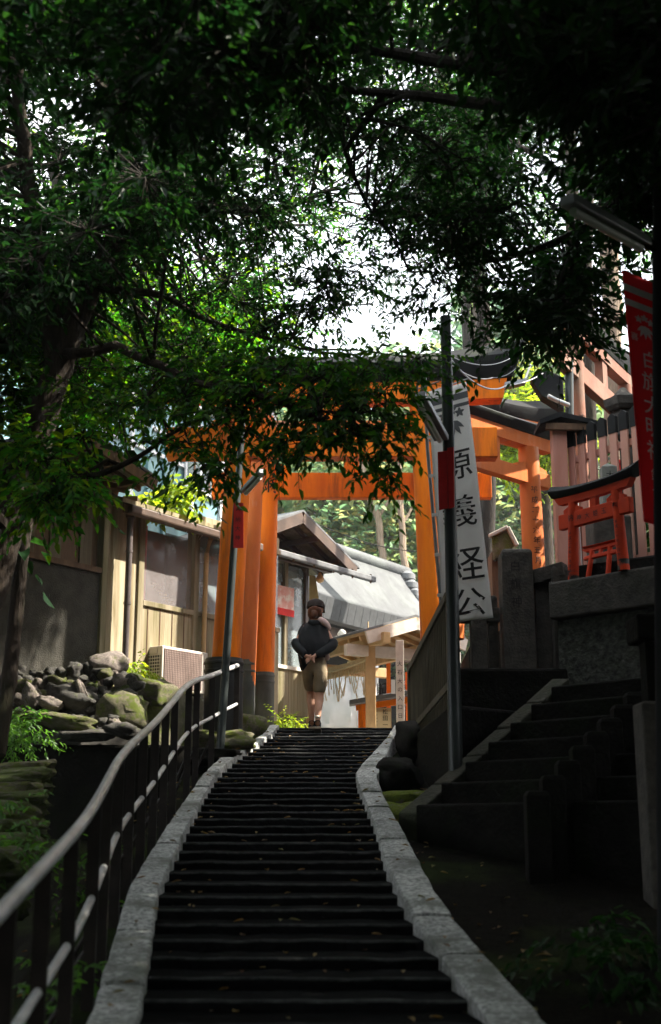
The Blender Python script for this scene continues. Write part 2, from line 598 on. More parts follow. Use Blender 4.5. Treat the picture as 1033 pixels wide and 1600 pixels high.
def leaf_arrays(pos, d, up, L, wr):
    n = len(pos)
    d = nrm(d)
    s = nrm(np.cross(d, up))
    nn = np.cross(s, d)
    L = L[:, None]
    w_ = L * wr
    b = pos
    droop = -nn * L * .10
    fold = nn * w_ * .35
    t = pos + d * L + droop * 2
    q = [b, pos + d * L * .30 + s * w_ * .92 + fold, pos + d * L * .66 + s * w_ * .72 + fold + droop, t,
         pos + d * L * .66 - s * w_ * .72 + fold + droop, pos + d * L * .30 - s * w_ * .92 + fold]
    verts = np.stack(q, 1).reshape(-1, 3)
    base = np.arange(n)[:, None] * 6
    f = np.concatenate([base + np.array([[0, 1, 2, 3]]), base + np.array([[0, 3, 4, 5]])], 1).reshape(-1, 4)
    return verts, f


def foliage(name, clumps, m, parent, L=.09, twigs=24, per=9, tl=.38, wr=.21, flat=.6, droop=.25, hang=0, stems=None, stem_mat=None):
    """clumps: (x, y, z, radius[, density]); leaves along short twigs"""
    PV, PF, TV, TF = [], [], [], []
    nb = tb = 0
    for c in clumps:
        c0 = np.array(c[:3])
        r = c[3]
        n = max(3, int(twigs * (c[4] if len(c) > 4 else 1)))
        dirs = nrm(NR.normal(size=(n, 3)))
        rad = r * NR.random((n, 1)) ** .45
        p0 = c0 + dirs * rad * np.array([1, 1, flat])
        td = nrm(dirs * np.array([1, 1, .45]) + NR.normal(size=(n, 3)) * .5 - np.array([0, 0, hang]))
        tlen = tl * (.6 + .8 * NR.random((n, 1)))
        k = np.arange(per)
        fr = ((k + .6) / per)[None, :, None]
        pos = p0[:, None, :] + td[:, None, :] * tlen[:, None, :] * fr
        pos[:, :, 2] -= droop * tlen * (fr[:, :, 0] ** 2)
        side = nrm(np.cross(td, np.array([0, 0, 1.0]) + NR.normal(size=(n, 3)) * .25))
        sg = np.where(k % 2 == 0, 1.0, -1.0)[None, :, None]
        ld_ = td[:, None, :] * .75 + side[:, None, :] * sg * .85 + NR.normal(size=(n, per, 3)) * .28
        ld_[:, :, 2] -= .22 + hang
        pos = pos.reshape(-1, 3)
        ld_ = ld_.reshape(-1, 3)
        up = np.array([0, 0, 1.0]) + NR.normal(size=pos.shape) * .45
        LL = L * (.6 + .7 * NR.random(len(pos)))
        v_, f_ = leaf_arrays(pos, ld_, up, LL, wr)
        PV.append(v_)
        PF.append(f_ + nb)
        nb += len(v_)
        if stem_mat is not None:
            e = p0 + td * tlen
            e[:, 2] -= droop * tlen[:, 0]
            a = c0 + (p0 - c0) * .15
            for q0, q1, rr in ((a, p0, .006), (p0, e, .004)):
                sd = nrm(np.cross(q1 - q0, np.array([.3, .2, .9])))
                s2 = nrm(np.cross(q1 - q0, sd))
                ring = [q + (sd * math.cos(t) + s2 * math.sin(t)) * rr * z for q, z in ((q0, 1), (q1, .5)) for t in (0, 2.09, 4.19)]
                vv = np.stack(ring, 1).reshape(-1, 3)
                bs = np.arange(len(q0))[:, None] * 6 + tb
                ff = np.concatenate([bs + np.array([[i, (i + 1) % 3, 3 + (i + 1) % 3, 3 + i]]) for i in range(3)], 1).reshape(-1, 4)
                TV.append(vv)
                TF.append(ff)
                tb += len(vv)
    o = np_mesh(name, np.concatenate(PV), np.concatenate(PF), m, parent)
    if stem_mat is not None:
        np_mesh('twigs', np.concatenate(TV), np.concatenate(TF), stem_mat, parent)
    return o


def wob(pts, n=5, amp=.04, seed=0):
    """subdivide a limb polyline with a little irregularity"""
    pts = [V(p) for p in pts]
    out = []
    for a, b in zip(pts[:-1], pts[1:]):
        for i in range(n):
            t = i / n
            q = a.lerp(b, t)
            if i or a is not pts[0]:
                q = q + V((noise.noise(q * 1.7 + V((seed, 0, 0))), noise.noise(q * 1.7 + V((0, seed + 9, 0))), noise.noise(q * 1.7 + V((0, 5, seed))))) * amp
            out.append(q)
    out.append(pts[-1])
    return out


def limb(mb, pts, r0, r1, n=8, amp=.04, seed=0, sub=5):
    w_ = wob(pts, sub, amp, seed)
    k = len(w_) - 1
    rr = [(r0 + (r1 - r0) * (i / k)) * (1 + .12 * noise.noise(q * 5)) for i, q in enumerate(w_)]
    mb.tube(w_, rr, n)
    return w_
# ------------------------------------------------------------------ ground, stairs, kerbs
def interp(tab, y):
    tab = sorted(tab)
    if y <= tab[0][0]:
        a, b = tab[0], tab[1]
    elif y >= tab[-1][0]:
        a, b = tab[-2], tab[-1]
    else:
        for a, b in zip(tab[:-1], tab[1:]):
            if a[0] <= y <= b[0]:
                break
    return a[1] + (b[1] - a[1]) * (y - a[0]) / (b[0] - a[0])


def edge(pix, near):
    t = [(S(u, v).y, S(u, v).x) for u, v in pix]
    return sorted([near] + t)


LI = edge([(220, 1590), (237, 1480), (248, 1400), (265, 1360), (292, 1300), (318, 1250), (338, 1215), (365, 1190), (395, 1170), (425, 1150), (434, 1139)], (2.0, -.60))
LO = edge([(143, 1590), (178, 1480), (200, 1400), (228, 1350), (260, 1300), (292, 1250), (318, 1215), (345, 1190), (380, 1170), (412, 1150), (420, 1139)], (2.0, -.80))
RI = edge([(753, 1590), (722, 1550), (688, 1500), (650, 1450), (622, 1400), (600, 1350), (588, 1300), (567, 1250), (557, 1225), (556, 1213), (565, 1200), (585, 1180), (603, 1160), (615, 1139)], (2.0, .84))
RO = edge([(838, 1590), (800, 1550), (757, 1500), (712, 1450), (677, 1400), (654, 1350), (627, 1300), (611, 1270), (600, 1250), (590, 1225), (591, 1213), (598, 1200), (607, 1180), (614, 1160), (640, 1139)], (2.0, 1.04))
YTOP = 15.42
ZTOP = pz(YTOP)


def gz(x, y):
    b = pz(min(max(y, 1.9), YTOP)) - .14
    if y > YTOP:
        b = ZTOP - .06
    if y > 31:
        b += (y - 31) * .40 if y < 56 else 10 + (y - 56) * .05
    if y < 13.2:                                    # hollow left of the stairs
        k = min(1, max(0, (-1.45 - x) / .5)) * min(1, max(0, (13.2 - y) / .8))
        b -= k * .55
    b += .04 * noise.noise(V((x * 1.3, y * 1.3, 0))) * (1 if abs(x) > 1.3 else .0)
    if y > 34 or abs(x) > 20:
        b += 1.3 * noise.noise(V((x * .07, y * .07, 3)))
    return b


xs = sorted(set([-140, -90, -60, -40, -28, -20, -14, -10, -7.5] + [round(-6 + i * .2, 2) for i in range(61)] + [7.5, 10, 14, 20, 28, 40, 60, 90, 140]))
ys = [-60, -30, -15, -8, -4] + [round(-2 + i * .25, 2) for i in range(76)] + [18, 20, 23, 26, 29, 31, 33, 36, 40, 45, 50, 56, 62, 70, 80, 100, 130, 170, 230]
g = MB()
g.v = [V((x, y, gz(x, y))) for y in ys for x in xs]
nx = len(xs)
g.f = [(j * nx + i, j * nx + i + 1, (j + 1) * nx + i + 1, (j + 1) * nx + i) for j in range(len(ys) - 1) for i in range(nx - 1)]
struct(g.build('ground', M['soil'], smooth=True))

pv = MB()
pv.box((-1.0, YTOP + .3, ZTOP - .3), (6, 31, ZTOP - .004))
struct(pv.build('courtyard_paving', M['paving']))

stp = MB()
nose = []
TR = .285
for n in range(0, 48):
    Y = YTOP - TR * n
    if Y < 2.1:
        break
    z = pz(Y) - .004
    xl, xr = interp(LI, Y) - .05, interp(RI, Y) + .05
    NS = 26
    sk = RNG.uniform(-.022, .022) + (.07 * math.sin(n * 1.9) if n < 9 else 0)
    if n == 0:
        sk = 0
    secs = []
    for i in range(NS + 1):
        t = i / NS
        x = xl + (xr - xl) * t
        j = noise.noise(V((x * 9, n * 3.1, 0))) * .012 + noise.noise(V((x * 33, n * 3.1, 4))) * .006
        jz = noise.noise(V((x * 6, n * 2.3, 7))) * .007
        yy = Y + sk * (t - .5) * 2 + j
        zz = z + jz
        secs.append([V((x, yy + .012, zz - .095)), V((x, yy + .002, zz - .013)), V((x, yy + .006, zz - .004)), V((x, yy + .014, zz)),
                     V((x, yy + TR + .16, zz + .005)), V((x, yy + TR + .16, zz - .095))])
    f0 = len(stp.f)
    stp.sweep(secs)
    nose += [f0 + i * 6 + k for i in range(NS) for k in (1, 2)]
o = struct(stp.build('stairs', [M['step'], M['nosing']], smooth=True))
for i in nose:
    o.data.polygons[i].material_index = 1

for IN, OUT, sgn in ((LI, LO, -1), (RI, RO, 1)):
    kb = MB()
    Y = 2.1
    while Y < YTOP - .05:
        Y1 = min(Y + RNG.uniform(.42, .95), YTOP + .02)
        if YTOP - Y1 < .3:
            Y1 = YTOP + .02
        a0, a1 = Y + .009, Y1 - .009
        dz = RNG.uniform(-.008, .010)
        K = max(4, int((a1 - a0) / .07))
        secs = []
        for k in range(K + 1):
            y = a0 + (a1 - a0) * k / K
            xi, xo = interp(IN, y), interp(OUT, y)
            e = .006 if k in (0, K) else 0
            z = pz(y) + .035 + dz - e
            j1 = noise.noise(V((y * 5, sgn, 0))) * .006 + noise.noise(V((y * 24, sgn, 3))) * .002
            j2 = noise.noise(V((y * 5, sgn, 9))) * .008 + noise.noise(V((y * 24, sgn, 8))) * .003
            xi += j1 * sgn
            xo += j2 * sgn
            s_ = sgn
            row = []
            for f_, zz in ((0, -.25), (0, -.010), (.05, .001), (.3, .003), (.5, .004), (.7, .003), (.95, .001), (1, -.011), (1, -.40)):
                row.append(V((xi + (xo - xi) * f_, y, z + zz + (noise.noise(V((f_ * 6 + y * 5, y * 12, sgn * 4))) * .003 if zz > -.1 else 0))))
            secs.append(row)
        kb.sweep(secs)
        Y = Y1
    struct(kb.build('kerb', M['granite'], smooth=True))

# terraces (earth and stone platforms)
def platform(name, poly, z0, z1, m, bevel=.03):
    b = MB()
    b.prism([V((x, y, z0)) for x, y in poly], V((0, 0, z1 - z0)))
    return struct(b.build(name, m, bevel=bevel))


platform('house_terrace', [(-9, 13.1), (-2.2, 13.15), (-1.75, 13.5), (-1.42, 14.3), (-1.32, 15.6), (-.98, 15.95), (-1.0, 24), (-9, 27)], .2, 1.45, M['mosswall'])
platform('ledge', [(-9, 12.2), (-1.50, 12.25), (-1.15, 12.75), (-1.28, 13.6), (-9, 13.6)], -.7, .80, M['darkstone'])
platform('upper_terrace', [(2.22, 11.35), (3.5, 10.02), (14, 0), (20, 6), (20, 34), (3.2, 26), (1.7, 17.0), (1.62, 14.9)], -1.5, 2.12, M['darkstone'])
platform('right_terrace', [(.93, 10.05), (1.35, 10.45), (2.3, 11.3), (2.3, 15.0), (1.55, 15.35), (.80, 15.35)], -.6, .97, M['darkstone'])
platform('fence_plinth', [(1.05, 11.25), (2.32, 11.25), (2.32, 12.0), (1.05, 12.0)], .9, 1.40, M['darkstone'])

# side stairs climbing to the right, with a sloping kerb
A0, A1 = S(640, 1282), P(882, 1068, 10.6)
sd = V((A1.x - A0.x, A1.y - A0.y, 0))
run = sd.length
sdn = sd.normalized()
sp = V((sdn.y, -sdn.x, 0))
ss = MB()
NST = 7
for i in range(NST):
    a = A0 + sdn * (run * i / NST)
    z = A0.z + (A1.z - A0.z) * (i + 1) / NST - .05
    b_ = a + sdn * (run / NST + .3)
    q = [a + sp * .06, b_ + sp * .06, b_ + sp * 2.3, a + sp * 2.3]
    ss.prism([V((p.x, p.y, A0.z - .9)) for p in q], V((0, 0, z - A0.z + .9)))
lst = A0 + sdn * run
q = [lst + sp * .06, lst + sdn * .9 + sp * .06, lst + sdn * .9 + sp * 2.6, lst + sp * 2.3]
ss.prism([V((p.x, p.y, -.6)) for p in q], V((0, 0, A1.z - .04 + .6)))
struct(ss.build('side_stairs', M['darkstone'], bevel=.015))
sk_ = MB()
nseg = 5
for i in range(nseg):
    a = A0.lerp(A1, i / nseg + .004)
    b_ = A0.lerp(A1, (i + 1) / nseg - .004)
    o1 = sp * -.12
    poly = [a + o1, a + sp * .06, b_ + sp * .06, b_ + o1]
    sk_.prism([p + V((0, 0, .05 + RNG.uniform(-.008, .008))) for p in poly], V((0, 0, -.6)))
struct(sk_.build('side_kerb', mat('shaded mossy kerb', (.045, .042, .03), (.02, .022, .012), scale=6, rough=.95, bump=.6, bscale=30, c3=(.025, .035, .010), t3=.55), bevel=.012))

# mossy slab and low stones beside the right kerb
def rock_mesh(seed, flat=.75, sub=3, rough=.34, boxy=0):
    bm = bmesh.new()
    bmesh.ops.create_icosphere(bm, subdivisions=sub, radius=1)
    for v in bm.verts:
        p = v.co.copy()
        if boxy:
            p = V([math.copysign(abs(c) ** (1 - boxy), c) for c in p])
        k = .92 + .30 * abs(noise.noise(p * 1.9 + V((seed, 3, 0)))) + rough * noise.noise(p * 1.1 + V((seed, 0, 0))) + rough * .45 * noise.noise(p * 2.6 + V((0, seed, 0))) + .05 * noise.noise(p * 7 + V((seed, seed, 0)))
        v.co = V((p.x * k, p.y * k, p.z * k * flat))
    me = bpy.data.meshes.new('rock')
    bm.to_mesh(me)
    bm.free()
    me.shade_smooth()
    return me


RM = {}


def rock(name, label, cat, c, size, m, seed=0, flat=.75, rot=(0, 0, 0), group=None, boxy=0, rough=.34):
    key = (seed, flat, m.name, boxy)
    if key not in RM:
        me = rock_mesh(seed, flat, 3, rough, boxy)
        me.materials.append(m)
        RM[key] = me
    o = bpy.data.objects.new(name, RM[key])
    COL.objects.link(o)
    o.location = c
    o.rotation_euler = rot
    o.scale = size if hasattr(size, '__len__') else (size,) * 3
    return tag(o, label, cat, group)


rock('mossy_slab', 'flat green mossy slab lying beside the right kerb at the foot of the side stairs', 'stone', V((.66, 10.0, .12)), (.20, .42, .14), M['moss_bright'], 3, .5, (.17, 0, .1), boxy=.4)
rock('mossy_stone', 'low bright green mossy stone behind the flat mossy slab at the kerb', 'stone', V((.62, 10.75, .24)), (.24, .25, .15), M['moss_bright'], 4, .6, (0, 0, .6), boxy=.3)
rock('edge_stone', 'smooth dark boulder beside the right kerb at the top of the stairs', 'stone', V((.83, 13.4, .92)), (.14, .62, .20), M['darkstone'], 5, .9, (.15, 0, .12), boxy=.25)
rock('edge_stone', 'dark rounded boulder where the right kerb bends, below the top of the stairs', 'stone', V((.62, 11.9, .50)), (.20, .40, .16), M['darkstone'], 6, .9, (.15, 0, -.12), boxy=.25)

# stones of the left bank -----------------------------------------------------
GP = 'stones of the rock pile below the house'
rock('boulder', 'largest round pale boulder on top of the rock pile, against the plywood wall', 'boulder', P(170, 1040, 13.1), (.20, .17, .17), M['rock'], 11, .85, (0, 0, .3))
rock('boulder', 'broad dark boulder in the middle of the rock pile', 'boulder', P(115, 1090, 12.55), (.24, .18, .16), M['rock_dark'], 12, .75, (0, .2, .2))
rock('stone', 'tall egg shaped pale stone standing left in the rock pile', 'stone', P(50, 1088, 12.5), (.085, .09, .14), M['rock'], 13, 1, (.2, -.2, 0))
rock('stone', 'pale tapering stone lying right below the broad dark boulder', 'stone', P(78, 1098, 12.4), (.13, .09, .085), M['rock'], 14, .8, (0, .3, .2))
rock('stone', 'long pale slab stone leaning on the mossy foot of the rock pile', 'stone', P(128, 1083, 12.5), (.05, .07, .16), M['rock'], 15, 1, (0, -.35, 0))
rock('boulder', 'wide flat pale boulder at the foot of the rock pile above the dark ledge', 'boulder', P(100, 1128, 12.35), (.33, .16, .13), M['mosswall'], 16, .6, (0, .12, .1), boxy=.3)
rock('boulder', 'big mossy boulder at the right end of the rock pile below the air conditioner', 'boulder', P(190, 1112, 12.6), (.24, .2, .21), M['mosswall'], 17, .9, (0, .2, .4), boxy=.2)
rock('boulder', 'square mossy block at the terrace edge left of the air conditioner', 'boulder', P(230, 1082, 13.2), (.24, .22, .16), M['mosswall'], 18, .8, (0, .15, -.2), boxy=.5)
rock('stone', 'green mossy stone at the left foot of the rock pile beside the slender trunk', 'stone', P(28, 1128, 12.3), (.16, .13, .12), M['moss'], 19, .8, (0, .1, .3), boxy=.3)
rock('boulder', 'dark flat rock in shade on the ledge below the pale boulders', 'boulder', P(130, 1150, 12.28), (.30, .14, .10), M['rock_dark'], 20, .6, (0, 0, .2), boxy=.2)
rock('boulder', 'dark humped rock on the ledge at the right end behind the handrail', 'boulder', P(192, 1142, 12.35), (.18, .15, .10), M['rock_dark'], 21, .7, (0, 0, .9))
rr = random.Random(5)
k = 0
for row in range(7):
    for i in range(15):
        u = 20 + i * 14.5 + rr.uniform(-6, 6) + (8 if row % 2 else 0)
        v = 1050 + row * 13 + rr.uniform(-5, 5) + (u > 150) * 4
        if u > 225 or (u > 190 and v > 1100):
            continue
        s_ = rr.uniform(.04, .085)
        Yp = 12.95 - .62 * (v - 1050) / 90 + rr.uniform(-.05, .05)
        c = P(u, v, Yp)
        mm = rr.choice(['rock', 'rock_dark', 'rock_dark', 'rock_dark', 'mosswall', 'moss' if u > 140 else 'rock_dark'])
        lab = {'rock': 'small pale stone wedged among others in the rock pile below the house',
               'rock_dark': 'small dark stone wedged among others in the rock pile below the house',
               'mosswall': 'small half mossy stone wedged among others in the rock pile below the house',
               'moss': 'small stone covered in moss among others in the rock pile below the house'}[mm]
        rock('stone', lab, 'stone', c, (s_ * rr.uniform(.9, 1.5), s_, s_ * rr.uniform(.7, 1.2)), M[mm], 30 + k % 6, .85, (rr.uniform(-.4, .4), rr.uniform(-.4, .4), rr.uniform(0, 3)), GP)
        k += 1
mo = MB()
mo.prism([V((-9, 12.75, .7)), V((-9, 13.3, .7)), V((-9, 13.3, 1.42)), V((-9, 13.1, 1.42))], V((7.1, 0, 0)))
struct(mo.build('rubble_core', M['rock_dark']))
# large mossy blocks at the foot of the nearest gate post
rock('mossy_block', 'large mossy block beside the left kerb at the foot of the front gate', 'stone', P(352, 1158, 13.3), (.30, .30, .13), M['mosswall'], 22, .8, (0, 0, .2), boxy=.45)
rock('mossy_block', 'dark flat block lower beside the left kerb behind the handrail end', 'stone', P(330, 1184, 12.7), (.28, .25, .10), M['darkstone'], 23, .8, (0, 0, -.1), boxy=.5)
rock('mossy_block', 'dark mossy block between the two rear gate posts and the left kerb', 'stone', P(392, 1138, 15.0), (.17, .25, .17), M['mosswall'], 24, .9, (0, 0, .3), boxy=.45)
# mossy stone edging running down the far left
for i in range(11):
    t = i / 10
    c = V((-2.62 + .62 * t, 11.0 - 3.5 * t, .50 - .72 * t))
    for j in range(2):
        rock('edging_stone', 'flat mossy stone in the curved edging far left of the handrail', 'stone', c + V((rr.uniform(-.03, .03), 0, -j * .17)), (.28, .21, .10), M['moss' if (i + j) % 3 else 'mosswall'], 50 + (i + j) % 4, .8, (rr.uniform(-.1, .1), rr.uniform(-.1, .1), rr.uniform(-.4, .4)), 'mossy edging stones far left', boxy=.35)
# ------------------------------------------------------------------ gates
def torii(label, loc, rz, hs, hs_top, r, z0, drum, nuki, shim, kas, ln, ls, lk, curve, m, wedge=True, foot=None, strut=.2, drum_r=None, tilt=0, texts=(), group=None, name='torii_gate', mk=None, depth=.17):
    """z values are world heights; loc is the base centre"""
    t = thing(name, label, 'gate', (loc[0], loc[1], z0), rz, group)
    if tilt:
        t.rotation_euler = (tilt, 0, rz)
    Z = lambda z: z - z0
    H = Z(shim[0])
    drum_r = drum_r or r * 1.35
    for s in (-1, 1):
        xb, xt = s * hs, s * hs_top
        px = lambda z: xb + (xt - xb) * z / H
        p = MB()
        n = 9
        p.tube([(px(H * i / n), 0, H * i / n + (.002 if i else 0)) for i in range(n + 1)], [r * (1.04 - .12 * i / n) for i in range(n + 1)], 24)
        po = p.build('post', m, t, smooth=True, local=True)
        if drum:
            d = MB()
            dh = drum
            secs = [(0, 1), (dh * .84, .985), (dh * .845, 1.03), (dh * .87, 1.03), (dh * .875, .985), (dh * .93, .985), (dh * .935, 1.03), (dh * .96, 1.03), (dh * .965, .985), (dh, .96)]
            vs = [(drum_r * q, z) for z, q in secs]
            d.lathe(vs, (px(dh / 2), 0, 0), 24)
            d.build('post_foot', foot or M['drum'], po, smooth=True, local=True)
    b = MB()
    dn = depth
    b.box((-ln, -dn / 2, Z(nuki[0])), (ln, dn / 2, Z(nuki[1])))
    b.build('tie_beam', m, t, local=True, bevel=.008)
    if wedge:
        zt = Z(nuki[1])
        for s in (-1, 1):
            xp = s * (hs + (hs_top - hs) * zt / H)
            for q in (-1, 1):
                x0 = xp + q * r * .9
                wv = MB()
                h_ = .42 * (nuki[1] - nuki[0])
                wv.prism([V((x0, -dn * .36, zt - .03)), V((x0 + q * r * 1.2, -dn * .36, zt - .03)), V((x0 + q * r * 1.2, -dn * .36, zt + h_ * .55)), V((x0, -dn * .36, zt + h_))], V((0, dn * .72, 0)))
                wv.build('wedge', m, t, local=True)
    if strut:
        g_ = MB()
        g_.box((-strut / 2, -dn * .42, Z(nuki[1]) - .01), (strut / 2, dn * .42, Z(shim[0]) + .01))
        g_.build('centre_strut', m, t, local=True)
    ns = 26
    def bow(x):
        return curve * (abs(x) / lk) ** 2.4
    secs = []
    for i in range(ns + 1):
        x = -ls + 2 * ls * i / ns
        h0, h1 = Z(shim[0]) + bow(x) * .22, Z(shim[1]) + bow(x) * .3
        k = 1.10
        sl = .05 * (x / ls)
        secs.append([V((x, -dn * k / 2, h0)), V((x, dn * k / 2, h0)), V((x + sl, dn * k / 2 * 1.1, h1)), V((x + sl, -dn * k / 2 * 1.1, h1))])
    lint = MB().sweep(secs).build('lower_lintel', m, t, smooth=True, local=True)
    secs = []
    for i in range(ns + 1):
        x = -lk + 2 * lk * i / ns
        b0 = Z(shim[1]) + bow(x) * .3 + .004
        b1 = Z(kas) + bow(x) * 1.12
        hh = b1 - b0
        w_ = dn * 1.15
        sl = hh * .35 * (x / lk)
        secs.append([V((x, -w_ * .60, b0)), V((x, w_ * .60, b0)), V((x + sl * .4, w_ * 1.0, b0 + hh * .35)), V((x + sl * .6, w_ * 1.04, b0 + hh * .52)), V((x + sl, 0, b1)), V((x + sl * .6, -w_ * 1.04, b0 + hh * .52)), V((x + sl * .4, -w_ * 1.0, b0 + hh * .35))])
    MB().sweep(secs).build('upper_lintel', mk or M['black_roof'], t, smooth=True, local=True)
    for text, s, ztop, size, step, ang in texts:
        # lettering wraps the front of the post s, facing ang (rad from -Y)
        tb = MB()
        def fn(x, y, s=s):
            z = Z(ztop) + y
            xp = s * (hs + (hs_top - hs) * z / H)
            rr_ = r * (1.04 - .12 * z / H) + .004
            a = ang + x / rr_
            return V((xp + math.sin(a) * rr_, -math.cos(a) * rr_, z))
        write(tb, text, fn, size, step)
        tb.build('lettering', M['ink'], t, local=True)
    return t


torii('largest vermilion gate, nearest across the top of the stairs, with black roofed lintel', (.015, 14.0), 0, 1.20, 1.035, .155, .86, .98,
      (4.12, 4.47), (4.78, 5.00), 5.36, 1.88, 1.96, 2.07, .20, M['vermilion'], drum_r=.215, texts=[('奉', 1, 4.33, .24, .3, -.25)], depth=.22)
torii('slim pinkish gate standing between the nearest and the rear vermilion gates', (.10, 15.55), 0, 1.125, 1.01, .092, 1.05, .98,
      (4.80, 5.07), (5.33, 5.47), 5.67, 1.45, 1.55, 1.62, .10, M['vermilion_old'], foot=M['drum_moss'], drum_r=.10, depth=.13)
torii('rear vermilion gate beyond the slim one, one big black character on its post', (.28, 16.4), 0, 1.14, 1.085, .124, 1.12, .86,
      (4.28, 4.62), (4.86, 5.00), 5.19, 1.85, 1.88, 1.95, .08, M['vermilion'], foot=M['drum_moss'], drum_r=.138, texts=[('納', -1, 4.47, .29, .3, -.05)], depth=.15)
wd = math.atan2(1.1, 1.15)
torii('vermilion gate turned sideways right of the white banner, dated lettering down its post', (1.95, 14.97), wd, .80, .76, .140, 2.12, 0,
      (4.22, 4.41), (4.70, 4.86), 5.06, 1.12, 1.16, 1.24, .03, M['vermilion_old'], texts=[('平成二十六年五月', 1, 4.13, .095, .128, -.55)], depth=.13, strut=.24)
torii('dark roofed gate directly behind the sideways gate, mostly hidden, end of its lintel curling up', (2.12, 16.4), wd - .10, .80, .78, .11, 2.12, 0,
      (5.10, 5.26), (5.34, 5.48), 5.74, 1.05, 1.1, 1.22, .22, M['vermilion_old'], depth=.13, strut=.2)
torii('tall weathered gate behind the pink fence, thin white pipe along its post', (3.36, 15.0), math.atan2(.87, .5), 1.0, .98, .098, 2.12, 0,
      (5.12, 5.34), (5.66, 5.80), 6.15, 1.55, 1.6, 1.85, .22, M['shadedwood'], depth=.12, strut=.18, texts=[('奉', -1, 4.62, .13, .2, -.6)])
pp = MB()
pp.tube([(2.80, 14.02, 2.12), (2.74, 14.0, 5.1)], .032, 10)
tag(pp.build('drain_pipe', M['white'], smooth=True), 'thin white drain pipe beside the tall weathered gate post', 'pipe')

# ------------------------------------------------------------------ stone wall, fences on the right
wdir = V((1, -1, 0)).normalized()
WC = P(884, 1058, 11.3)
wout = V((-1, -1, 0)).normalized()
WC.z = 0
t = thing('stone_wall', 'dark rough faced retaining wall with smooth coping under the small red gate', 'wall', WC)
bw = MB()
for k in range(3):
    a = WC + wdir * (k * 1.3 - .05)
    b_ = WC + wdir * ((k + 1) * 1.3 - .056)
    bw.prism([a + wout * .03 + V((0, 0, .9)), b_ + wout * .03 + V((0, 0, .9)), b_ - wout * .3 + V((0, 0, .9)), a - wout * .3 + V((0, 0, .9))], V((0, 0, .93)))
bw.build('rough_face', M['roughstone'], t, bevel=.02)
cp = MB()
for k in range(3):
    a = WC + wdir * (k * 1.3 - .08)
    b_ = WC + wdir * ((k + 1) * 1.3 - .088)
    cp.prism([a + wout * .10 + V((0, 0, 1.835)), b_ + wout * .10 + V((0, 0, 1.835)), b_ - wout * .5 + V((0, 0, 1.835)), a - wout * .5 + V((0, 0, 1.835))], V((0, 0, .335)))
cp.build('coping', M['postsone'], t, bevel=.02)

# stone fence (posts are parts)
t = thing('stone_fence', 'grey stone post fence beside the white banner, tall end post carved with three characters', 'fence', (1.6, 11.5, 1.4))
def spost(u0, u1, vt, Y, zb, par, nm='post', m=None):
    a, b_ = P(u0, vt, Y), P(u1, vt, Y)
    w_ = b_.x - a.x
    h = (a.z + b_.z) / 2
    s = MB()
    cx = (a.x + b_.x) / 2
    s.sweep([[V((cx + sx * w_ / 2 * k, Y + w_ / 2 + sy * w_ / 2 * k, z)) for sx, sy in ((-1, -1), (1, -1), (1, 1), (-1, 1))] for z, k in ((zb, 1.0), (h - .04, .98), (h - .012, .9), (h, .72))])
    return s.build(nm, m or M['postsone'], par, bevel=.006), cx, w_, h
spost(688, 712, 948, 11.55, 1.39, t)
spost(735, 760, 945, 11.55, 1.39, t)
spost(762, 777, 930, 11.62, 1.39, t)
po, cx, w_, h = spost(783, 832, 856, 11.5, 1.39, t)
lt = MB()
yf = 11.5 - .004
write(lt, '白旗神', lambda x, y: V((cx - .02 + x, yf, h - .17 + y)), .105, .165)
lt.build('carved_lettering', M['ink'], po)
spost(835, 858, 893, 11.6, 1.39, t)
spost(862, 888, 884, 11.45, 1.39, t)
rl = MB()
a, b_ = P(690, 962, 11.66), P(780, 962, 11.66)
rl.beam(a, b_, .14, .13)
rl.build('rail', M['postsone'], t, bevel=.008)
rl = MB()
a, b_ = P(830, 905, 11.66), P(884, 890, 11.5)
rl.beam(a, b_, .16, .13)
rl.build('rail', M['postsone'], t, bevel=.008)

# ridge tile piece and brown bark seen behind the banner edge
t = thing('roof_finial', 'pale moss stained ornamental roof end between banner and carved stone post', 'roof ornament', (1.98, 15.0, 2.1))
rf = MB()
pts = [P(768, 836, 15), P(793, 824, 15), P(806, 850, 15), P(800, 860, 15), P(770, 876, 15)]
rf.prism(pts, V((.1, .5, 0)))
rf.build('ridge_end', M['mosswall'], t, bevel=.02)
rf = MB()
rf.beam(P(764, 838, 14.97), P(793, 824, 14.97), .08, .045)
rf.beam(P(793, 824, 14.97), P(808, 853, 14.97), .08, .045)
rf.build('edge_tile', M['whitewood'], t, bevel=.01)
rf = MB()
a = P(772, 862, 15.1)
rf.box((a.x - .03, 15.1, 2.1), (a.x + .09, 15.5, a.z))
rf.build('gable_wall', M['brownwood'], t)

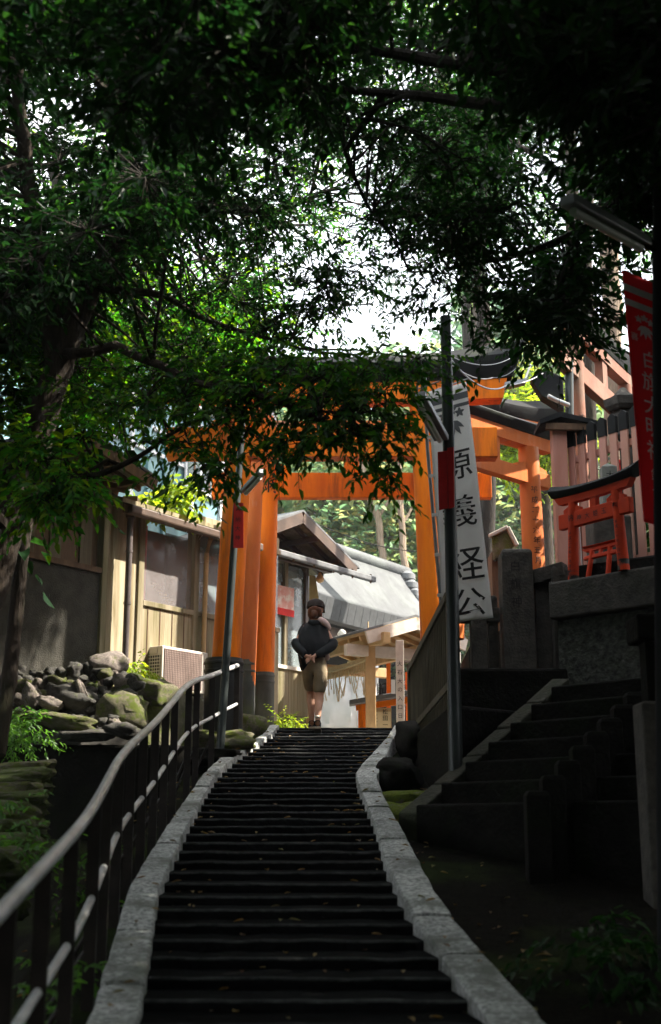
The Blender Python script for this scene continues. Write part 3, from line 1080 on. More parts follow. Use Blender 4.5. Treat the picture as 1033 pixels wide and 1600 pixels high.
# pink picket fence, set along the upper terrace
t = thing('picket_fence', 'faded pink picket fence with black capped pickets on the stone wall', 'fence', (2.5, 12.8, 2.12))
F0, F1 = P(893, 700, 13.0), P(1010, 652, 12.15)
fd = V((F1.x - F0.x, F1.y - F0.y, 0)).normalized()
fnrm = V((-fd.y, fd.x, 0))
ztop_f = (F0.z + F1.z) / 2
for i in range(11):
    c = F0 + fd * (i * .148)
    pk = MB()
    m4 = frame(V((c.x, c.y, 0)), fd, ZUP)
    pk.box((-.048, 2.45, -.012), (.048, ztop_f - .02, .012), m4)
    po = pk.build('picket', M['pinkwood'], t, bevel=.004)
    cpk = MB()
    cpk.prism([m4 @ V((-.052, ztop_f - .022, -.02)), m4 @ V((.052, ztop_f - .022, -.02)), m4 @ V((.052, ztop_f + .15, -.02)), m4 @ V((0, ztop_f + .19, -.02)), m4 @ V((-.052, ztop_f + .15, -.02))], m4.to_3x3() @ V((0, 0, .04)))
    cpk.build('picket_cap', M['black_wood'], po)
for zz in (2.62, ztop_f - .16):
    rl = MB()
    a = F0 - fd * .05 - fnrm * -.045 + V((0, 0, zz - F0.z))
    b_ = F0 + fd * 1.6 - fnrm * -.045 + V((0, 0, zz - F0.z))
    rl.beam(a, b_, .05, .07)
    rl.build('rail', M['pinkwood'], t)
pst = MB()
a = P(862, 660, 12.9)
b_ = P(885, 660, 12.9)
pst.box((a.x, 12.9, 2.1), (b_.x, 13.05, a.z))
pst.build('corner_post', M['pinkwood'], t, bevel=.01)
rc = MB()
c = (a + b_) / 2
rc.prism([V((c.x - .22, 12.8, a.z)), V((c.x, 12.8, a.z + .09)), V((c.x + .42, 12.8, a.z - .02)), V((c.x + .42, 12.8, a.z - .06)), V((c.x, 12.8, a.z + .03)), V((c.x - .22, 12.8, a.z - .05))], V((0, .4, 0)))
rc.build('corner_roof', M['black_roof'], t)
rc = MB()
rc.beam(V((c.x - .15, 12.86, a.z - .06)), V((c.x + .36, 12.86, a.z - .07)), .06, .07)
rc.build('corner_bracket', M['brownwood'], t)

# stone marker and its base
t = thing('stone_marker', 'small grey pointed stone marker on a block behind the small red gate', 'stone marker', P(958, 840, 12.0))
sm = MB()
c = P(957, 806, 12.0)
tp = P(957, 720, 12.0)
hw = .085
sm.sweep([[V((c.x + sx * hw * k, 12.0 + hw + sy * hw * k, z)) for sx, sy in ((-1, -1), (1, -1), (1, 1), (-1, 1))] for z, k in ((c.z, 1), (tp.z - .05, .86), (tp.z, .05))])
sm.build('shaft', M['marker'], t, bevel=.008)
sm = MB()
bz = P(957, 842, 12.0)
sm.box((c.x - .20, 11.95, 2.1), (c.x + .17, 12.35, c.z))
sm.build('base_block', M['postsone'], t, bevel=.02)
lt = MB()
write(lt, '大神', lambda x, y: V((c.x + x, 11.996, tp.z - .14 + y)), .085, .12)
lt.build('carved_lettering', M['darkstone'], t)

# ledge the small gate stands on, behind the coping
bl = MB()
a = P(866, 905, 11.9)
bl.prism([V((2.15, 11.75, 2.1)), V((3.4, 10.75, 2.1)), V((3.7, 11.1, 2.1)), V((2.35, 12.3, 2.1))], V((0, 0, .30)))
struct(bl.build('stone_ledge', M['darkstone'], bevel=.02))

# small red gates on the coping
ga, gb = P(896, 905, 11.25), P(975, 886, 10.75)
gm = (ga + gb) / 2
ang = math.atan2(gb.y - ga.y, gb.x - ga.x)
hs_ = (gb - ga).length / 2
torii('small bright red gate with black curved top standing on the stone wall coping', (gm.x, gm.y), ang, hs_, hs_ * .86, .048, 2.17, .10,
      (2.66, 2.80), (2.885, 2.95), 3.04, hs_ * 1.42, hs_ * 1.38, hs_ * 1.62, .055, M['vermilion_red'], drum_r=.05, strut=.07, depth=.06, name='small_torii', mk=M['black_wood'],
      texts=[('納', -1, 2.745, .07, .1, .1), ('奉', 1, 2.745, .07, .1, .1), ('平成二十年一月吉日', -1, 2.60, .034, .042, .1), ('平成二十年一月吉日', 1, 2.60, .034, .042, .1)])
stor = bpy.data.objects['small_torii']
lt = MB()
for i, ch in enumerate('神大姫玉'):
    vs, fs = glyph(ch)
    lt.add([V((-.165 + i * .10 + p.x * .06, -.034, .56 + p.y * .06)) for p in vs], fs)
lt.build('lettering', M['ink'], stor, local=True)
ga, gb = P(918, 897, 11.5), P(946, 888, 11.3)
gm = (ga + gb) / 2
torii('tiny red gate leaning back under the small red gate', (gm.x, gm.y), ang, .13, .11, .024, 2.17, 0, (2.44, 2.48), (2.52, 2.55), 2.575, .20, .19, .21, .01,
      M['vermilion_red'], strut=.03, depth=.03, name='tiny_torii', mk=M['vermilion_red'], wedge=False, tilt=-.22)

# wooden picket railing along the stair edge on the right
t = thing('wooden_railing', 'dark weathered wooden railing climbing beside the top of the stairs, right', 'railing', (.92, 12.5, .9))
zr = P(641, 1046, 14.45).z
xr0 = P(641, 1046, 14.45).x
y = 14.45
pm = mat('dark railing wood', (.12, .10, .065), (.06, .05, .03), scale=6, rough=.85, bump=.3, stretch=(2, 2, .4))
e = MB()
e.box((xr0 - .035, 14.40, .85), (xr0 + .035, 14.48, zr + .05))
e.build('end_post', pm, t, bevel=.005)
hr = MB()
hr.beam((xr0, 14.4, zr), (.93, 9.95, zr + .02), .06, .07)
hr.build('top_rail', pm, t, bevel=.006)
hr = MB()
hr.beam((xr0, 14.4, 1.08), (.93, 9.95, 1.10), .05, .06)
hr.build('bottom_rail', pm, t)
y = 14.15
while y > 10.0:
    b = MB()
    x = xr0 + (.93 - xr0) * (14.4 - y) / 4.45
    b.box((x - .017, y - .02, .94), (x + .017, y + .02, zr - .02))
    b.build('picket', pm, t)
    y -= .165

# balustrade of dark stone posts along the near side of the side stairs
t = thing('stone_balustrade', 'row of dark stone posts rising beside the shaded side stairs at right', 'balustrade', (1.9, 8.6, -.3))
q0, q1 = P(838, 1236, 8.1), P(992, 1082, 9.0)
for i in range(8):
    f_ = i / 7
    q = q0.lerp(q1, f_)
    s = MB()
    w_ = .075
    s.sweep([[V((q.x + sx * w_ * k, q.y + sy * w_ * k, z)) for sx, sy in ((-1, -1), (1, -1), (1, 1), (-1, 1))] for z, k in ((q.z - 1.35, 1), (q.z - .03, .98), (q.z, .75))])
    s.build('post', M['darkstone'], t, bevel=.008)
s = MB()
s.beam(q0 + V((0, 0, -.42)), q1 + V((0, 0, -.42)), .08, .10)
s.build('rail', M['darkstone'], t)
s = MB()
s.prism([q0 + V((-.15, -.1, -1.7)), q1 + V((.6, .3, -1.7)), q1 + V((.6, .3, -1.05)), q0 + V((-.15, -.1, -1.05))], V((.15, -.25, 0)))
s.build('plinth', M['darkstone'], t, bevel=.02)

t = thing('stone_pillar', 'thick stone pillar at the right edge below the red banner', 'pillar', P(1035, 1400, 7.4))
a, b_ = P(1003, 1095, 7.4), P(1075, 1095, 7.4)
s = MB()
s.box((a.x, 7.4, -.6), (b_.x, 7.65, a.z))
s.build('shaft', M['postsone'], t, bevel=.015)
s = MB()
c = P(1003, 1000, 7.4)
d_ = P(1003, 960, 7.4)
s.box((a.x - .01, 7.36, c.z), (b_.x, 7.66, d_.z))
s.build('cap_stone', M['darkstone'], t, bevel=.015)
s = MB()
s.box((a.x + .05, 7.45, a.z - .01), (b_.x - .05, 7.6, c.z + .01))
s.build('neck', M['darkstone'], t)

# stone roof piece of a lantern beyond the fence and its partner
t = thing('stone_lantern', 'grey stone lantern roof showing above the pink fence left of the red banner', 'lantern', P(972, 800, 12.9))
s = MB()
c = P(975, 640, 12.9)
s.lathe([(.16, -.02), (.20, .02), (.22, .10), (.17, .11), (.10, .16), (.03, .24)], c, 6)
s.build('lantern_roof', M['postsone'], t)
s = MB()
s.lathe([(.10, 2.12 - c.z), (.07, 2.3 - c.z), (.07, -.35), (.12, -.3), (.12, -.02)], c, 6)
s.build('lantern_shaft', M['postsone'], t)
rd = MB()
a = P(968, 716, 13.6)
rd.box((a.x - .06, 13.6, 2.1), (a.x + .02, 13.68, a.z - .06))
rd.box((a.x - .065, 13.59, a.z - .058), (a.x + .025, 13.69, a.z - .02))
tag(rd.build('red_post', M['red']), 'short red post seen through the gaps of the pink fence', 'post')
# ------------------------------------------------------------------ handrail on the left
def rail_pt(Y):
    return V((interp(LO, Y) - .07, Y, pz(Y)))


def px_rail(pix):
    """points over the rail line: intersect each pixel ray with the vertical sheet above the kerb's outer edge"""
    out = []
    for u, v in pix:
        best = None
        for i in range(1200):
            Y = 2.2 + i * .0103
            q = P(u, v, Y)
            e = abs(q.x - (interp(LO, Y) - .07 - (.10 if Y < 9 else .10 * max(0, (11 - Y) / 2))))
            if best is None or e < best[0]:
                best = (e, q)
        out.append(best[1])
    return out


t = thing('handrail', 'worn grey tube handrail on dark flat posts along the left of the stairs', 'handrail', (-1.0, 9, 0))
TOPR = [(2.4, .74), (3.4, .74), (4.7, .72), (5.6, .71), (6.6, .73), (7.6, .74), (8.6, .75), (9.6, .80), (10.5, .86), (11.2, .86), (12.2, .83), (13.35, .86)]
def rail_line(table, drop):
    pts = []
    for i in range(60):
        Y = 2.4 + (13.35 - 2.4) * i / 59
        b = rail_pt(Y)
        h = interp(table, Y)
        pts.append(b + V((0, 0, h - drop)))
    # soften the plan kinks
    for _ in range(4):
        pts = [pts[0]] + [(a + b * 2 + c) / 4 for a, b, c in zip(pts[:-2], pts[1:-1], pts[2:])] + [pts[-1]]
    return pts
tp_ = rail_line(TOPR, 0)
MB().tube(tp_, .024, 14).build('top_rail', M['rail'], t, smooth=True)
MB().tube([p + V((0, 0, -.40)) for p in tp_], .017, 12).build('middle_rail', M['rail'], t, smooth=True)
for Y in (13.33, 12.2, 11.4, 10.7, 9.9, 9.3, 8.7, 8.15, 7.6, 7.0, 6.35, 5.7, 5.05, 4.45, 3.9, 3.3):
    i = min(range(60), key=lambda k: abs(tp_[k].y - Y))
    p = tp_[i]
    b = MB()
    zb = gz(p.x, p.y) - .05
    b.box((p.x - .027, p.y - .008, zb), (p.x + .027, p.y + .008, p.z - .012))
    b.build('post', M['railpost'], t)
    b = MB()
    b.tube([(p.x - .02, p.y, p.z - .62), (p.x - .20, p.y + .02, zb)], .011, 6)
    b.build('brace', M['railpost'], t)

# ------------------------------------------------------------------ lamp posts
def tubelamp(root, a, b_, w_=.09):
    """fluorescent batten from a to b: grey housing over a white tube"""
    h = MB()
    h.beam(a, b_, w_, .05)
    h.build('lamp_housing', M['polemetal'], root, bevel=.008)
    d = (b_ - a).normalized()
    tb = MB()
    off = V((0, 0, -.045))
    tb.tube([a + d * .05 + off, b_ - d * .05 + off], .022, 10)
    tb.build('lamp_tube', M['tubeglass'], root, smooth=True)


base = P(712, 1197, 9.8)
base.z -= .2
t = thing('street_lamp', 'dark green lamp post in front of the white banner, red cloth tied round it', 'street lamp', base)
top = P(696, 495, 9.8)
MB().tube([base, base.lerp(top, .5) + V((.004, 0, 0)), top], [.054, .050, .044], 14).build('pole', M['polegreen'], t, smooth=True)
la, lb = P(690, 685, 9.75), P(652, 616, 9.1)
tubelamp(t, la, lb, .12)
br = MB()
br.tube([P(694, 672, 9.8), la], .018, 8)
br.build('arm', M['polegreen'], t)
br = MB()
a = P(652, 612, 9.15)
for dx in (0, .035):
    br.tube([a + V((dx, 0, -.01)), a + V((dx, 0, .07))], .008, 6)
br.tube([a + V((-.09, .1, .02)), a + V((.16, -.1, .045))], .006, 6)
br.build('mounting_clips', M['polemetal'], t)
rcl = MB()
for (u0, u1, vt, vb, dy) in ((684, 699, 706, 797, -.066), (699, 709, 700, 795, -.070)):
    q = [P(u0, vt, 9.8 + dy), P(u1, vt - 2, 9.8 + dy), P(u1 + 1, vb - 3, 9.8 + dy), P(u0 + 2, vb, 9.8 + dy)]
    rcl.prism(q, V((0, .012, 0)))
rcl.prism([P(709, 700, 9.73), P(710, 700, 9.86), P(711, 792, 9.86), P(710, 792, 9.73)], V((-.004, 0, 0)))
tag(rcl.build('red_cloth', M['red'], bevel=.002), 'red cloth strip tied round the lamp post before the white banner', 'cloth')

base = P(343, 1185, 12.6)
t = thing('street_lamp', 'thin dark lamp post leaning in front of the left gate post', 'street lamp', base)
top = P(380, 640, 12.6)
MB().tube([base, base.lerp(top, .6), top], [.042, .037, .032], 12).build('pole', M['polegreen'], t, smooth=True)
la, lb = P(381, 768, 12.5), P(410, 736, 12.1)
tubelamp(t, la, lb, .075)
lb_ = MB()
q = [P(365, 785, 12.53), P(380.5, 786, 12.53), P(380.5, 856, 12.53), P(365, 856, 12.53)]
lb_.prism(q, V((0, .01, 0)))
rl = tag(lb_.build('red_tag', M['red']), 'red tag with black brush writing on the thin leaning lamp post', 'tag')
lt = MB()
c = P(372, 797, 12.522)
write(lt, '奉納大神', lambda x, y: V((c.x + x, 12.522, c.z + y)), .055, .095)
lt.build('lettering', M['ink'], rl)

# dark pole with lamp at the right edge
base = P(1035, 1300, 6.2)
t = thing('street_lamp', 'near black lamp post at the right edge with a tube lamp on its arm', 'street lamp', base)
top = P(1035, -120, 6.2)
MB().tube([base + V((0, 0, -.6)), base.lerp(top, .5), top], [.058, .052, .046], 14).build('pole', M['black_wood'], t, smooth=True)
tubelamp(t, P(1008, 380, 6.15), P(886, 312, 5.6), .085)
b = MB()
b.tube([P(1026, 388, 6.2), P(1000, 374, 6.1)], .03, 8)
b.build('arm', M['black_wood'], t)

# ------------------------------------------------------------------ banners
def banner(name, label, quad, Y, m, pole, polem, stripes, stripem, text, inkm, emblem, group=None, ripple=.02, yx=0):
    TL, TR, BR, BL = [P(u, v, Y + yx * i) for i, (u, v) in enumerate(quad)]
    def f(s, t_, off=0):
        q = TL.lerp(TR, s).lerp(BL.lerp(BR, s), t_)
        r = ripple * (math.sin(t_ * 7 + s * 2.2) * .6 + math.sin(t_ * 17 + s * 5) * .2) * (.3 + s)
        k = max(0, 1 - abs(s + (t_ - .86) * 2.6 - .95) * 4.5) * max(0, (t_ - .70) * 3) * ripple * 2.2
        return V((q.x, q.y + r - k - off, q.z))
    root = thing(name, label, 'banner', V((BL.x, BL.y, BL.z - .4)), 0, group)
    c = MB()
    ns, nt_ = 14, 60
    c.v = [f(i / ns, j / nt_) for j in range(nt_ + 1) for i in range(ns + 1)]
    c.f = [(j * (ns + 1) + i, j * (ns + 1) + i + 1, (j + 1) * (ns + 1) + i + 1, (j + 1) * (ns + 1) + i) for j in range(nt_) for i in range(ns)]
    o = c.build('cloth', m, root, smooth=True)
    so = o.modifiers.new('thick', 'SOLIDIFY')
    so.thickness = .003
    so.offset = 0
    W_ = (TR - TL).length
    H_ = (BL - TL).length
    for (t0, t1) in stripes:
        b = MB()
        b.v = [f(i / 12, tt, .004) for tt in (t0, t1) for i in range(13)]
        b.f = [(i, i + 1, 14 + i, 13 + i) for i in range(12)]
        b.build('stripe', stripem, root)
    lt = MB()
    for ch, s, t_, size in text:
        vs, fs = glyph(ch)
        lt.add([f(s + p.x * size / W_, t_ - p.y * size / H_, .005) for p in vs], fs)
    lt.build('lettering', inkm, root)
    if emblem:
        s0, t0, sz, em = emblem
        e = MB()
        def leafp(cx, cy, a, L, w_):
            pts = [(0, 0), (w_, .35 * L), (w_ * .8, .65 * L), (0, L), (-w_ * .8, .65 * L), (-w_, .35 * L)]
            ca, sa = math.cos(a), math.sin(a)
            e.add([f(s0 + (cx + x * ca - y * sa) * sz / W_, t0 - (cy + x * sa + y * ca) * sz / H_, .005) for x, y in pts], [(0, 1, 2, 3), (0, 3, 4, 5)])
        for a in (-.9, -.45, 0, .45, .9):                         # hanging leaves
            leafp(0, -.02, math.pi + a, .62 if abs(a) < .6 else .5, .085)
        for cx, cy in ((-.28, .22), (0, .34), (.28, .22)):           # three small flowers
            for a in range(5):
                leafp(cx, cy, a * 2 * math.pi / 5, .19, .055)
        e.build('emblem', em, root)
    pb = MB()
    pb.tube(pole, .016, 10)
    pb.build('pole', polem, root, smooth=True)
    return root, f


TXT = [('源', .52, .345, .30), ('義', .52, .545, .30), ('経', .53, .765, .32), ('公', .55, .925, .27)]
broot, bf = banner('banner', 'tall white banner with black brush characters and two grey stripes at its top', [(668, 613), (729, 596), (771, 965), (693, 975)], 11.0, M['cloth_white'],
                   [P(664, 590, 11.03), P(668, 700, 11.03), P(694, 1000, 11.03)], M['polemetal'], [(.040, .068), (.085, .100)], M['greyink'], TXT, M['ink'], (.55, .15, .26, M['greyink']), ripple=.022)
loops = MB()
for k in range(6):
    a = bf(0, .03 + k * .17)
    loops = MB().beam(a + V((-.035, .01, 0)), a + V((.012, -.004, 0)), .004, .03)
    loops.build('pole_loop', M['cloth_white'], broot)
loops = MB()
loops.tube([P(662, 616, 11.02), P(731, 592, 11.02)], .007, 6)
loops.build('top_rod', M['polemetal'], broot)

RT = [('白', .55, .345, .115), ('旗', .52, .435, .12), ('大', .51, .53, .12), ('明', .50, .62, .12), ('神', .49, .71, .12), ('鎮', .48, .805, .075), ('仕', .47, .868, .07),
      ('喜', .18, .265, .05), ('寿', .88, .265, .05)]
rroot, rf_ = banner('banner', 'tall red banner with white characters at the right edge', [(972, 421), (1034, 446), (1060, 830), (1006, 815)], 6.8, M['cloth_red'],
                    [P(1022, 405, 6.83), P(1040, 640, 6.83), P(1050, 900, 6.83)], M['white'], [(.055, .085), (.115, .142)], M['whiteprint'], RT, M['whiteprint'], (.48, .205, .135, M['whiteprint']), ripple=.012)
loops = MB()
loops.tube([P(985, 412, 6.82), P(1034, 432, 6.82)], .006, 6)
loops.build('top_rod', M['white'], rroot)

# cables slung across the gate roof
def cable(pts, label, r=.006, m='polemetal'):
    b = MB()
    b.tube(pts, r, 5)
    return tag(b.build('cable', M[m], smooth=True), label, 'cable')
def sag(a, b_, d, n=14):
    return [a.lerp(b_, i / n) + V((0, 0, -d * 4 * (i / n) * (1 - i / n))) for i in range(n + 1)]
cable(sag(P(703, 560, 9.8), P(792, 602, 12.6), .13) + sag(P(792, 602, 12.6), P(868, 568, 14), .06)[1:], 'pale cable slung from the lamp post to the light fittings on the right', .008)
cable(sag(P(703, 568, 9.8), P(770, 590, 13.6), .06) + sag(P(770, 590, 13.6), P(830, 545, 13.8), .10)[1:], 'pale cable sagging along the black gate roof', .006)
cable(sag(P(703, 556, 9.8), P(826, 536, 13.8), .16), 'thin cable drooping across the top of the black gate roof', .004)
cable(sag(P(470, 806, 18), P(662, 862, 21), .12), 'thin dark wire crossing before the woods inside the gate', .008, 'black_wood')

# light fittings on a bracket by the right gates
t = thing('floodlight', 'grey box light fitting with a pale lamp below it, beside the cedar trunks', 'lamp', P(865, 610, 13.6))
b = MB()
q = [P(828, 590, 13.6), P(852, 575, 13.6), P(880, 590, 13.6), P(882, 640, 13.6), P(846, 618, 13.6)]
b.prism(q, V((.03, .22, 0)))
b.build('housing', M['black_roof'], t, bevel=.01)
b = MB()
b.sweep([[P(u, v, 13.5) + V((0, dy, dz)) for dy, dz in ((-.04, 0), (.04, 0), (.04, .035), (-.04, .035))] for u, v in ((856, 621), (870, 628), (890, 636))])
b.build('lamp', M['white'], t, bevel=.01)
b = MB()
b.tube([P(890, 660, 13.9), P(889, 560, 13.9)], .05, 10)
b.build('pole', M['polegreen'], t, smooth=True)
t = thing('signal_box', 'flat grey metal plate hanging below the black roof of the nearest gate', 'metal plate', P(806, 597, 13.4))
b = MB()
b.prism([P(789, 597, 13.3), P(825, 590, 13.3), P(822, 598, 13.3), P(790, 605, 13.3)], V((0, .1, 0)))
b.build('plate', M['polemetal'], t)
b = MB()
b.tube([P(820, 594, 13.35), P(829, 570, 13.6)], .012, 6)
b.build('bracket', M['polemetal'], t)

# ------------------------------------------------------------------ the person
def skin_obj(name, verts, edges, m, parent, sub=2, root=0):
    me = bpy.data.meshes.new(name)
    bm = bmesh.new()
    sk = bm.verts.layers.skin.verify()
    vv = []
    for co, r in verts:
        v = bm.verts.new(co)
        v[sk].radius = (r, r) if not hasattr(r, '__len__') else r
        vv.append(v)
    vv[root][sk].use_root = True
    for a, b_ in edges:
        bm.edges.new((vv[a], vv[b_]))
    bm.to_mesh(me)
    bm.free()
    o = bpy.data.objects.new(name, me)
    COL.objects.link(o)
    o.modifiers.new('skin', 'SKIN').use_smooth_shade = True
    s = o.modifiers.new('sub', 'SUBSURF')
    s.levels = s.render_levels = sub
    bpy.context.view_layer.update()
    dg = bpy.context.evaluated_depsgraph_get()
    m2 = bpy.data.meshes.new_from_object(o.evaluated_get(dg))
    bpy.data.objects.remove(o)
    m2.name = name
    m2.transform(ROOT[parent].inverted())
    m2.shade_smooth()
    m2.materials.clear()
    return put(name, m2, m, parent)


PY = 15.05
pb_ = P(491, 1146, PY)
person = thing('person', 'person in black jacket and olive shorts climbing the stairs, hands clasped behind the back', 'person', pb_)
B = []
E = []
def chain(pts, start=None):
    ids = [] if start is None else [start]
    for co, r in pts:
        B.append((V(co), r))
        ids.append(len(B) - 1)
        if len(ids) > 1:
            E.append((ids[-2], ids[-1]))
    return ids
tor = chain([((.005, .0, .80), .115), ((.005, .01, .92), .11), ((.0, .02, 1.08), .125), ((-.005, .04, 1.22), .12), ((.0, .055, 1.315), .055), ((.006, .065, 1.36), .052)])
hd = chain([((.012, .075, 1.42), .085), ((.014, .08, 1.475), .092), ((.014, .085, 1.525), .070)], tor[-1])
for sx, kn, an, toe in ((1, (.058, .04, .455), (.040, -.07, .125), (.045, .05, .035)), (-1, (-.042, .20, .50), (-.030, .17, .14), (-.032, .33, .095))):
    h = (sx * .085 + .005, .01, .76)
    lg = chain([(h, .092), ((V(h) + V(kn)) / 2 + V((sx * .005, 0, 0)), .074), (kn, .054), ((kn[0] * .9 + an[0] * .1, kn[1] - .01, kn[2] - .09), .056), ((kn[0] * .5 + an[0] * .5, (kn[1] + an[1]) / 2 - .015, (kn[2] + an[2]) / 2), .046), (an, .031)], tor[0])
    chain([(toe, .028)], lg[-1])
hands = []
for sx in (-1, 1):
    sh = (sx * .120, .040, 1.235)
    el = (sx * .195 + (.02 if sx > 0 else -.01), -.02, 1.045)
    wr = (-.045 + sx * .055, -.145, .885)
    ar = chain([(sh, .045), ((V(sh) + V(el)) / 2, .042), (el, .036), ((V(el) + V(wr)) / 2, .033), (wr, .024)], tor[3])
    pm_ = chain([((wr[0] - sx * .045, wr[1] - .012, wr[2] - .022 - (sx > 0) * .012), (.026, .014))], ar[-1])
    for k in range(4):
        o_ = V((-sx * .028, -.004, .018 - k * .013 - .012))
        b0 = B[pm_[-1]][0]
        chain([(b0 + o_, .0085), (b0 + o_ + V((-sx * .026, -.012, -.012)), .008), (b0 + o_ + V((-sx * (.036 - .004 * k), -.004, -.030)), .007)], pm_[-1])
    b0 = B[pm_[-1]][0]
    chain([(b0 + V((-sx * .002, -.006, .026)), .009), (b0 + V((-sx * .020, -.014, .034)), .008)], pm_[-1])
body = skin_obj('body', [(pb_ + c, r) for c, r in B], E, M['skin'], person, 2)
# face: nose, ears, eyes, mouth on the far side (head turned a little right)
hc = pb_ + V((.014, .08, 1.475))
Fh = zrot(-.35, hc)
f_ = MB()
f_.sweep([[Fh @ V(p) for p in q] for q in ([(-.006, .086, .02), (.006, .086, .02), (.006, .080, .022), (-.006, .080, .022)], [(-.014, .108, -.022), (.014, .108, -.022), (.014, .078, -.026), (-.014, .078, -.026)])])
for s in (-1, 1):
    f_.lathe([(.004, -.024), (.013, -.014), (.016, .006), (.010, .022)], (0, 0, 0), 8, Fh @ Matrix.Translation((s * .088, -.004, -.01)) @ Matrix.Diagonal((.5, 1, 1.2, 1)))
f_.build('ears_and_nose', M['skin'], person, smooth=True)
f_ = MB()
for s in (-1, 1):
    f_.lathe([(.002, -.006), (.009, 0), (.002, .006)], (0, 0, 0), 8, Fh @ Matrix.Translation((s * .032, .083, .008)))
f_.beam(Fh @ V((-.022, .087, -.05)), Fh @ V((.022, .087, -.05)), .006, .006)
f_.build('eyes_and_mouth', M['hair'], person)
# clothing
SH = [((.0, .01, .80), .122), ((.080, .005, .775), .108), ((.068, .025, .62), .096), ((.059, .035, .515), .080), ((.058, .037, .465), .074),
      ((-.076, .015, .775), .108), ((-.056, .10, .64), .094), ((-.043, .165, .555), .080), ((-.041, .185, .515), .075), ((.0, .012, .93), .115)]
skin_obj('shorts', [(pb_ + V(c), r) for c, r in SH], [(0, 1), (1, 2), (2, 3), (3, 4), (0, 5), (5, 6), (6, 7), (7, 8), (0, 9)], M['shorts'], person, 2)
jk = MB()
secs = []
prof = [(1.335, .050, .055, .050), (1.315, .075, .065, .045), (1.285, .125, .085, .040), (1.25, .172, .105, .035), (1.19, .205, .120, .030), (1.12, .232, .132, .015), (1.05, .230, .142, .005), (.99, .218, .145, .0), (.93, .205, .145, .0), (.885, .172, .140, .0), (.85, .150, .132, .005)]
NJ = 40
for zi, (z, rx, ry, cy) in enumerate(prof):
    row = []
    for k in range(NJ):
        a = 2 * math.pi * k / NJ
        x, y = math.cos(a), math.sin(a)
        low = max(0, (1.0 - z) / .15)
        tail = max(0, -x - .35) * low ** 2 * .27 + max(0, x - .6) * low ** 2 * .05
        lift = max(0, -y) * max(0, x + .2) * low ** 2 * .05
        fold = .036 * noise.noise(V((x * 2.2, y * 2.2, z * 5.0))) + .022 * noise.noise(V((x * 5, y * 5, z * 11 + x * 3)))
        fold += .010 * math.sin(a * 9 + z * 14) * min(1, low)
        k2 = 1 + fold / max(rx, .1) if zi > 1 else 1
        row.append(pb_ + V((-.006 + x * rx * .93 * k2 * (1 if abs(x) < .9 else .985), cy + y * ry * k2, z - tail + lift)))
    secs.append(row)
jk.sweep(secs)
jo = jk.build('jacket', M['jacket'], person, smooth=True)
ms = jo.modifiers.new('sub', 'SUBSURF')
ms.levels = ms.render_levels = 1
for sx in (-1, 1):
    sl = [((sx * .205, -.01, 1.10), .070), ((sx * .222 + (.01 if sx > 0 else -.005), -.045, 1.03), .066), ((sx * .150 - .01, -.115, .955), .060), ((sx * .085 - .03, -.150, .905), .047), ((sx * .060 - .042, -.155, .89), .040)]
    so = skin_obj('sleeve', [(pb_ + V(c), r) for c, r in sl], [(0, 1), (1, 2), (2, 3), (3, 4)], M['jacket'], person, 2)
hd_ = [((-.075, -.03, 1.305), .030), ((.0, -.055, 1.285), .040), ((.075, -.03, 1.30), .030)]
skin_obj('hood', [(pb_ + V(c), r) for c, r in hd_], [(0, 1), (1, 2)], M['jacket'], person, 2)
TW = [((.03, -.03, 1.325), .035), ((.085, .0, 1.30), .045), ((.135, .03, 1.26), .045), ((.17, .06, 1.20), .03)]
skin_obj('towel', [(pb_ + V(c) + V((.01, -.03, .015)), r) for c, r in TW], [(0, 1), (1, 2), (2, 3)], M['towel'], person, 2)
sv = [((.13, -.03, .96), .045), ((.145, -.02, .89), .042), ((.16, -.01, .84), .022)]
skin_obj('shirt_tail', [(pb_ + V(c), r) for c, r in sv], [(0, 1), (1, 2)], M['towel'], person, 2)
hv = [((.012, .05, 1.46), .098), ((.005, -.02, 1.43), .055), ((-.002, -.05, 1.40), .050), ((.0, -.055, 1.345), .034), ((.008, .0, 1.36), .05)]
skin_obj('hair', [(pb_ + V(c), r) for c, r in hv], [(0, 1), (1, 2), (2, 3), (0, 4)], M['hair'], person, 2)
cp_ = MB()
cp_.lathe([(.109, -.006), (.112, .02), (.104, .055), (.082, .085), (.045, .103), (.008, .108)], (0, 0, 0), 24, Fh @ Matrix.Translation((0, -.005, .015)) @ Matrix.Rotation(-.16, 4, 'X'))
cp_.build('cap', M['cap'], person, smooth=True)
cb = MB()
Mb = Fh @ Matrix.Translation((0, -.005, .015)) @ Matrix.Rotation(-.16, 4, 'X')
cb.prism([Mb @ V((.105 * math.cos(a), .105 * math.sin(a) + .0, .0)) for a in [math.pi * k / 8 for k in range(9)]][::1] + [Mb @ V((-.06, .17, -.012)), Mb @ V((.06, .17, -.012))][::1], V((0, 0, .008)))
cb.build('cap_peak', M['cap'], person)
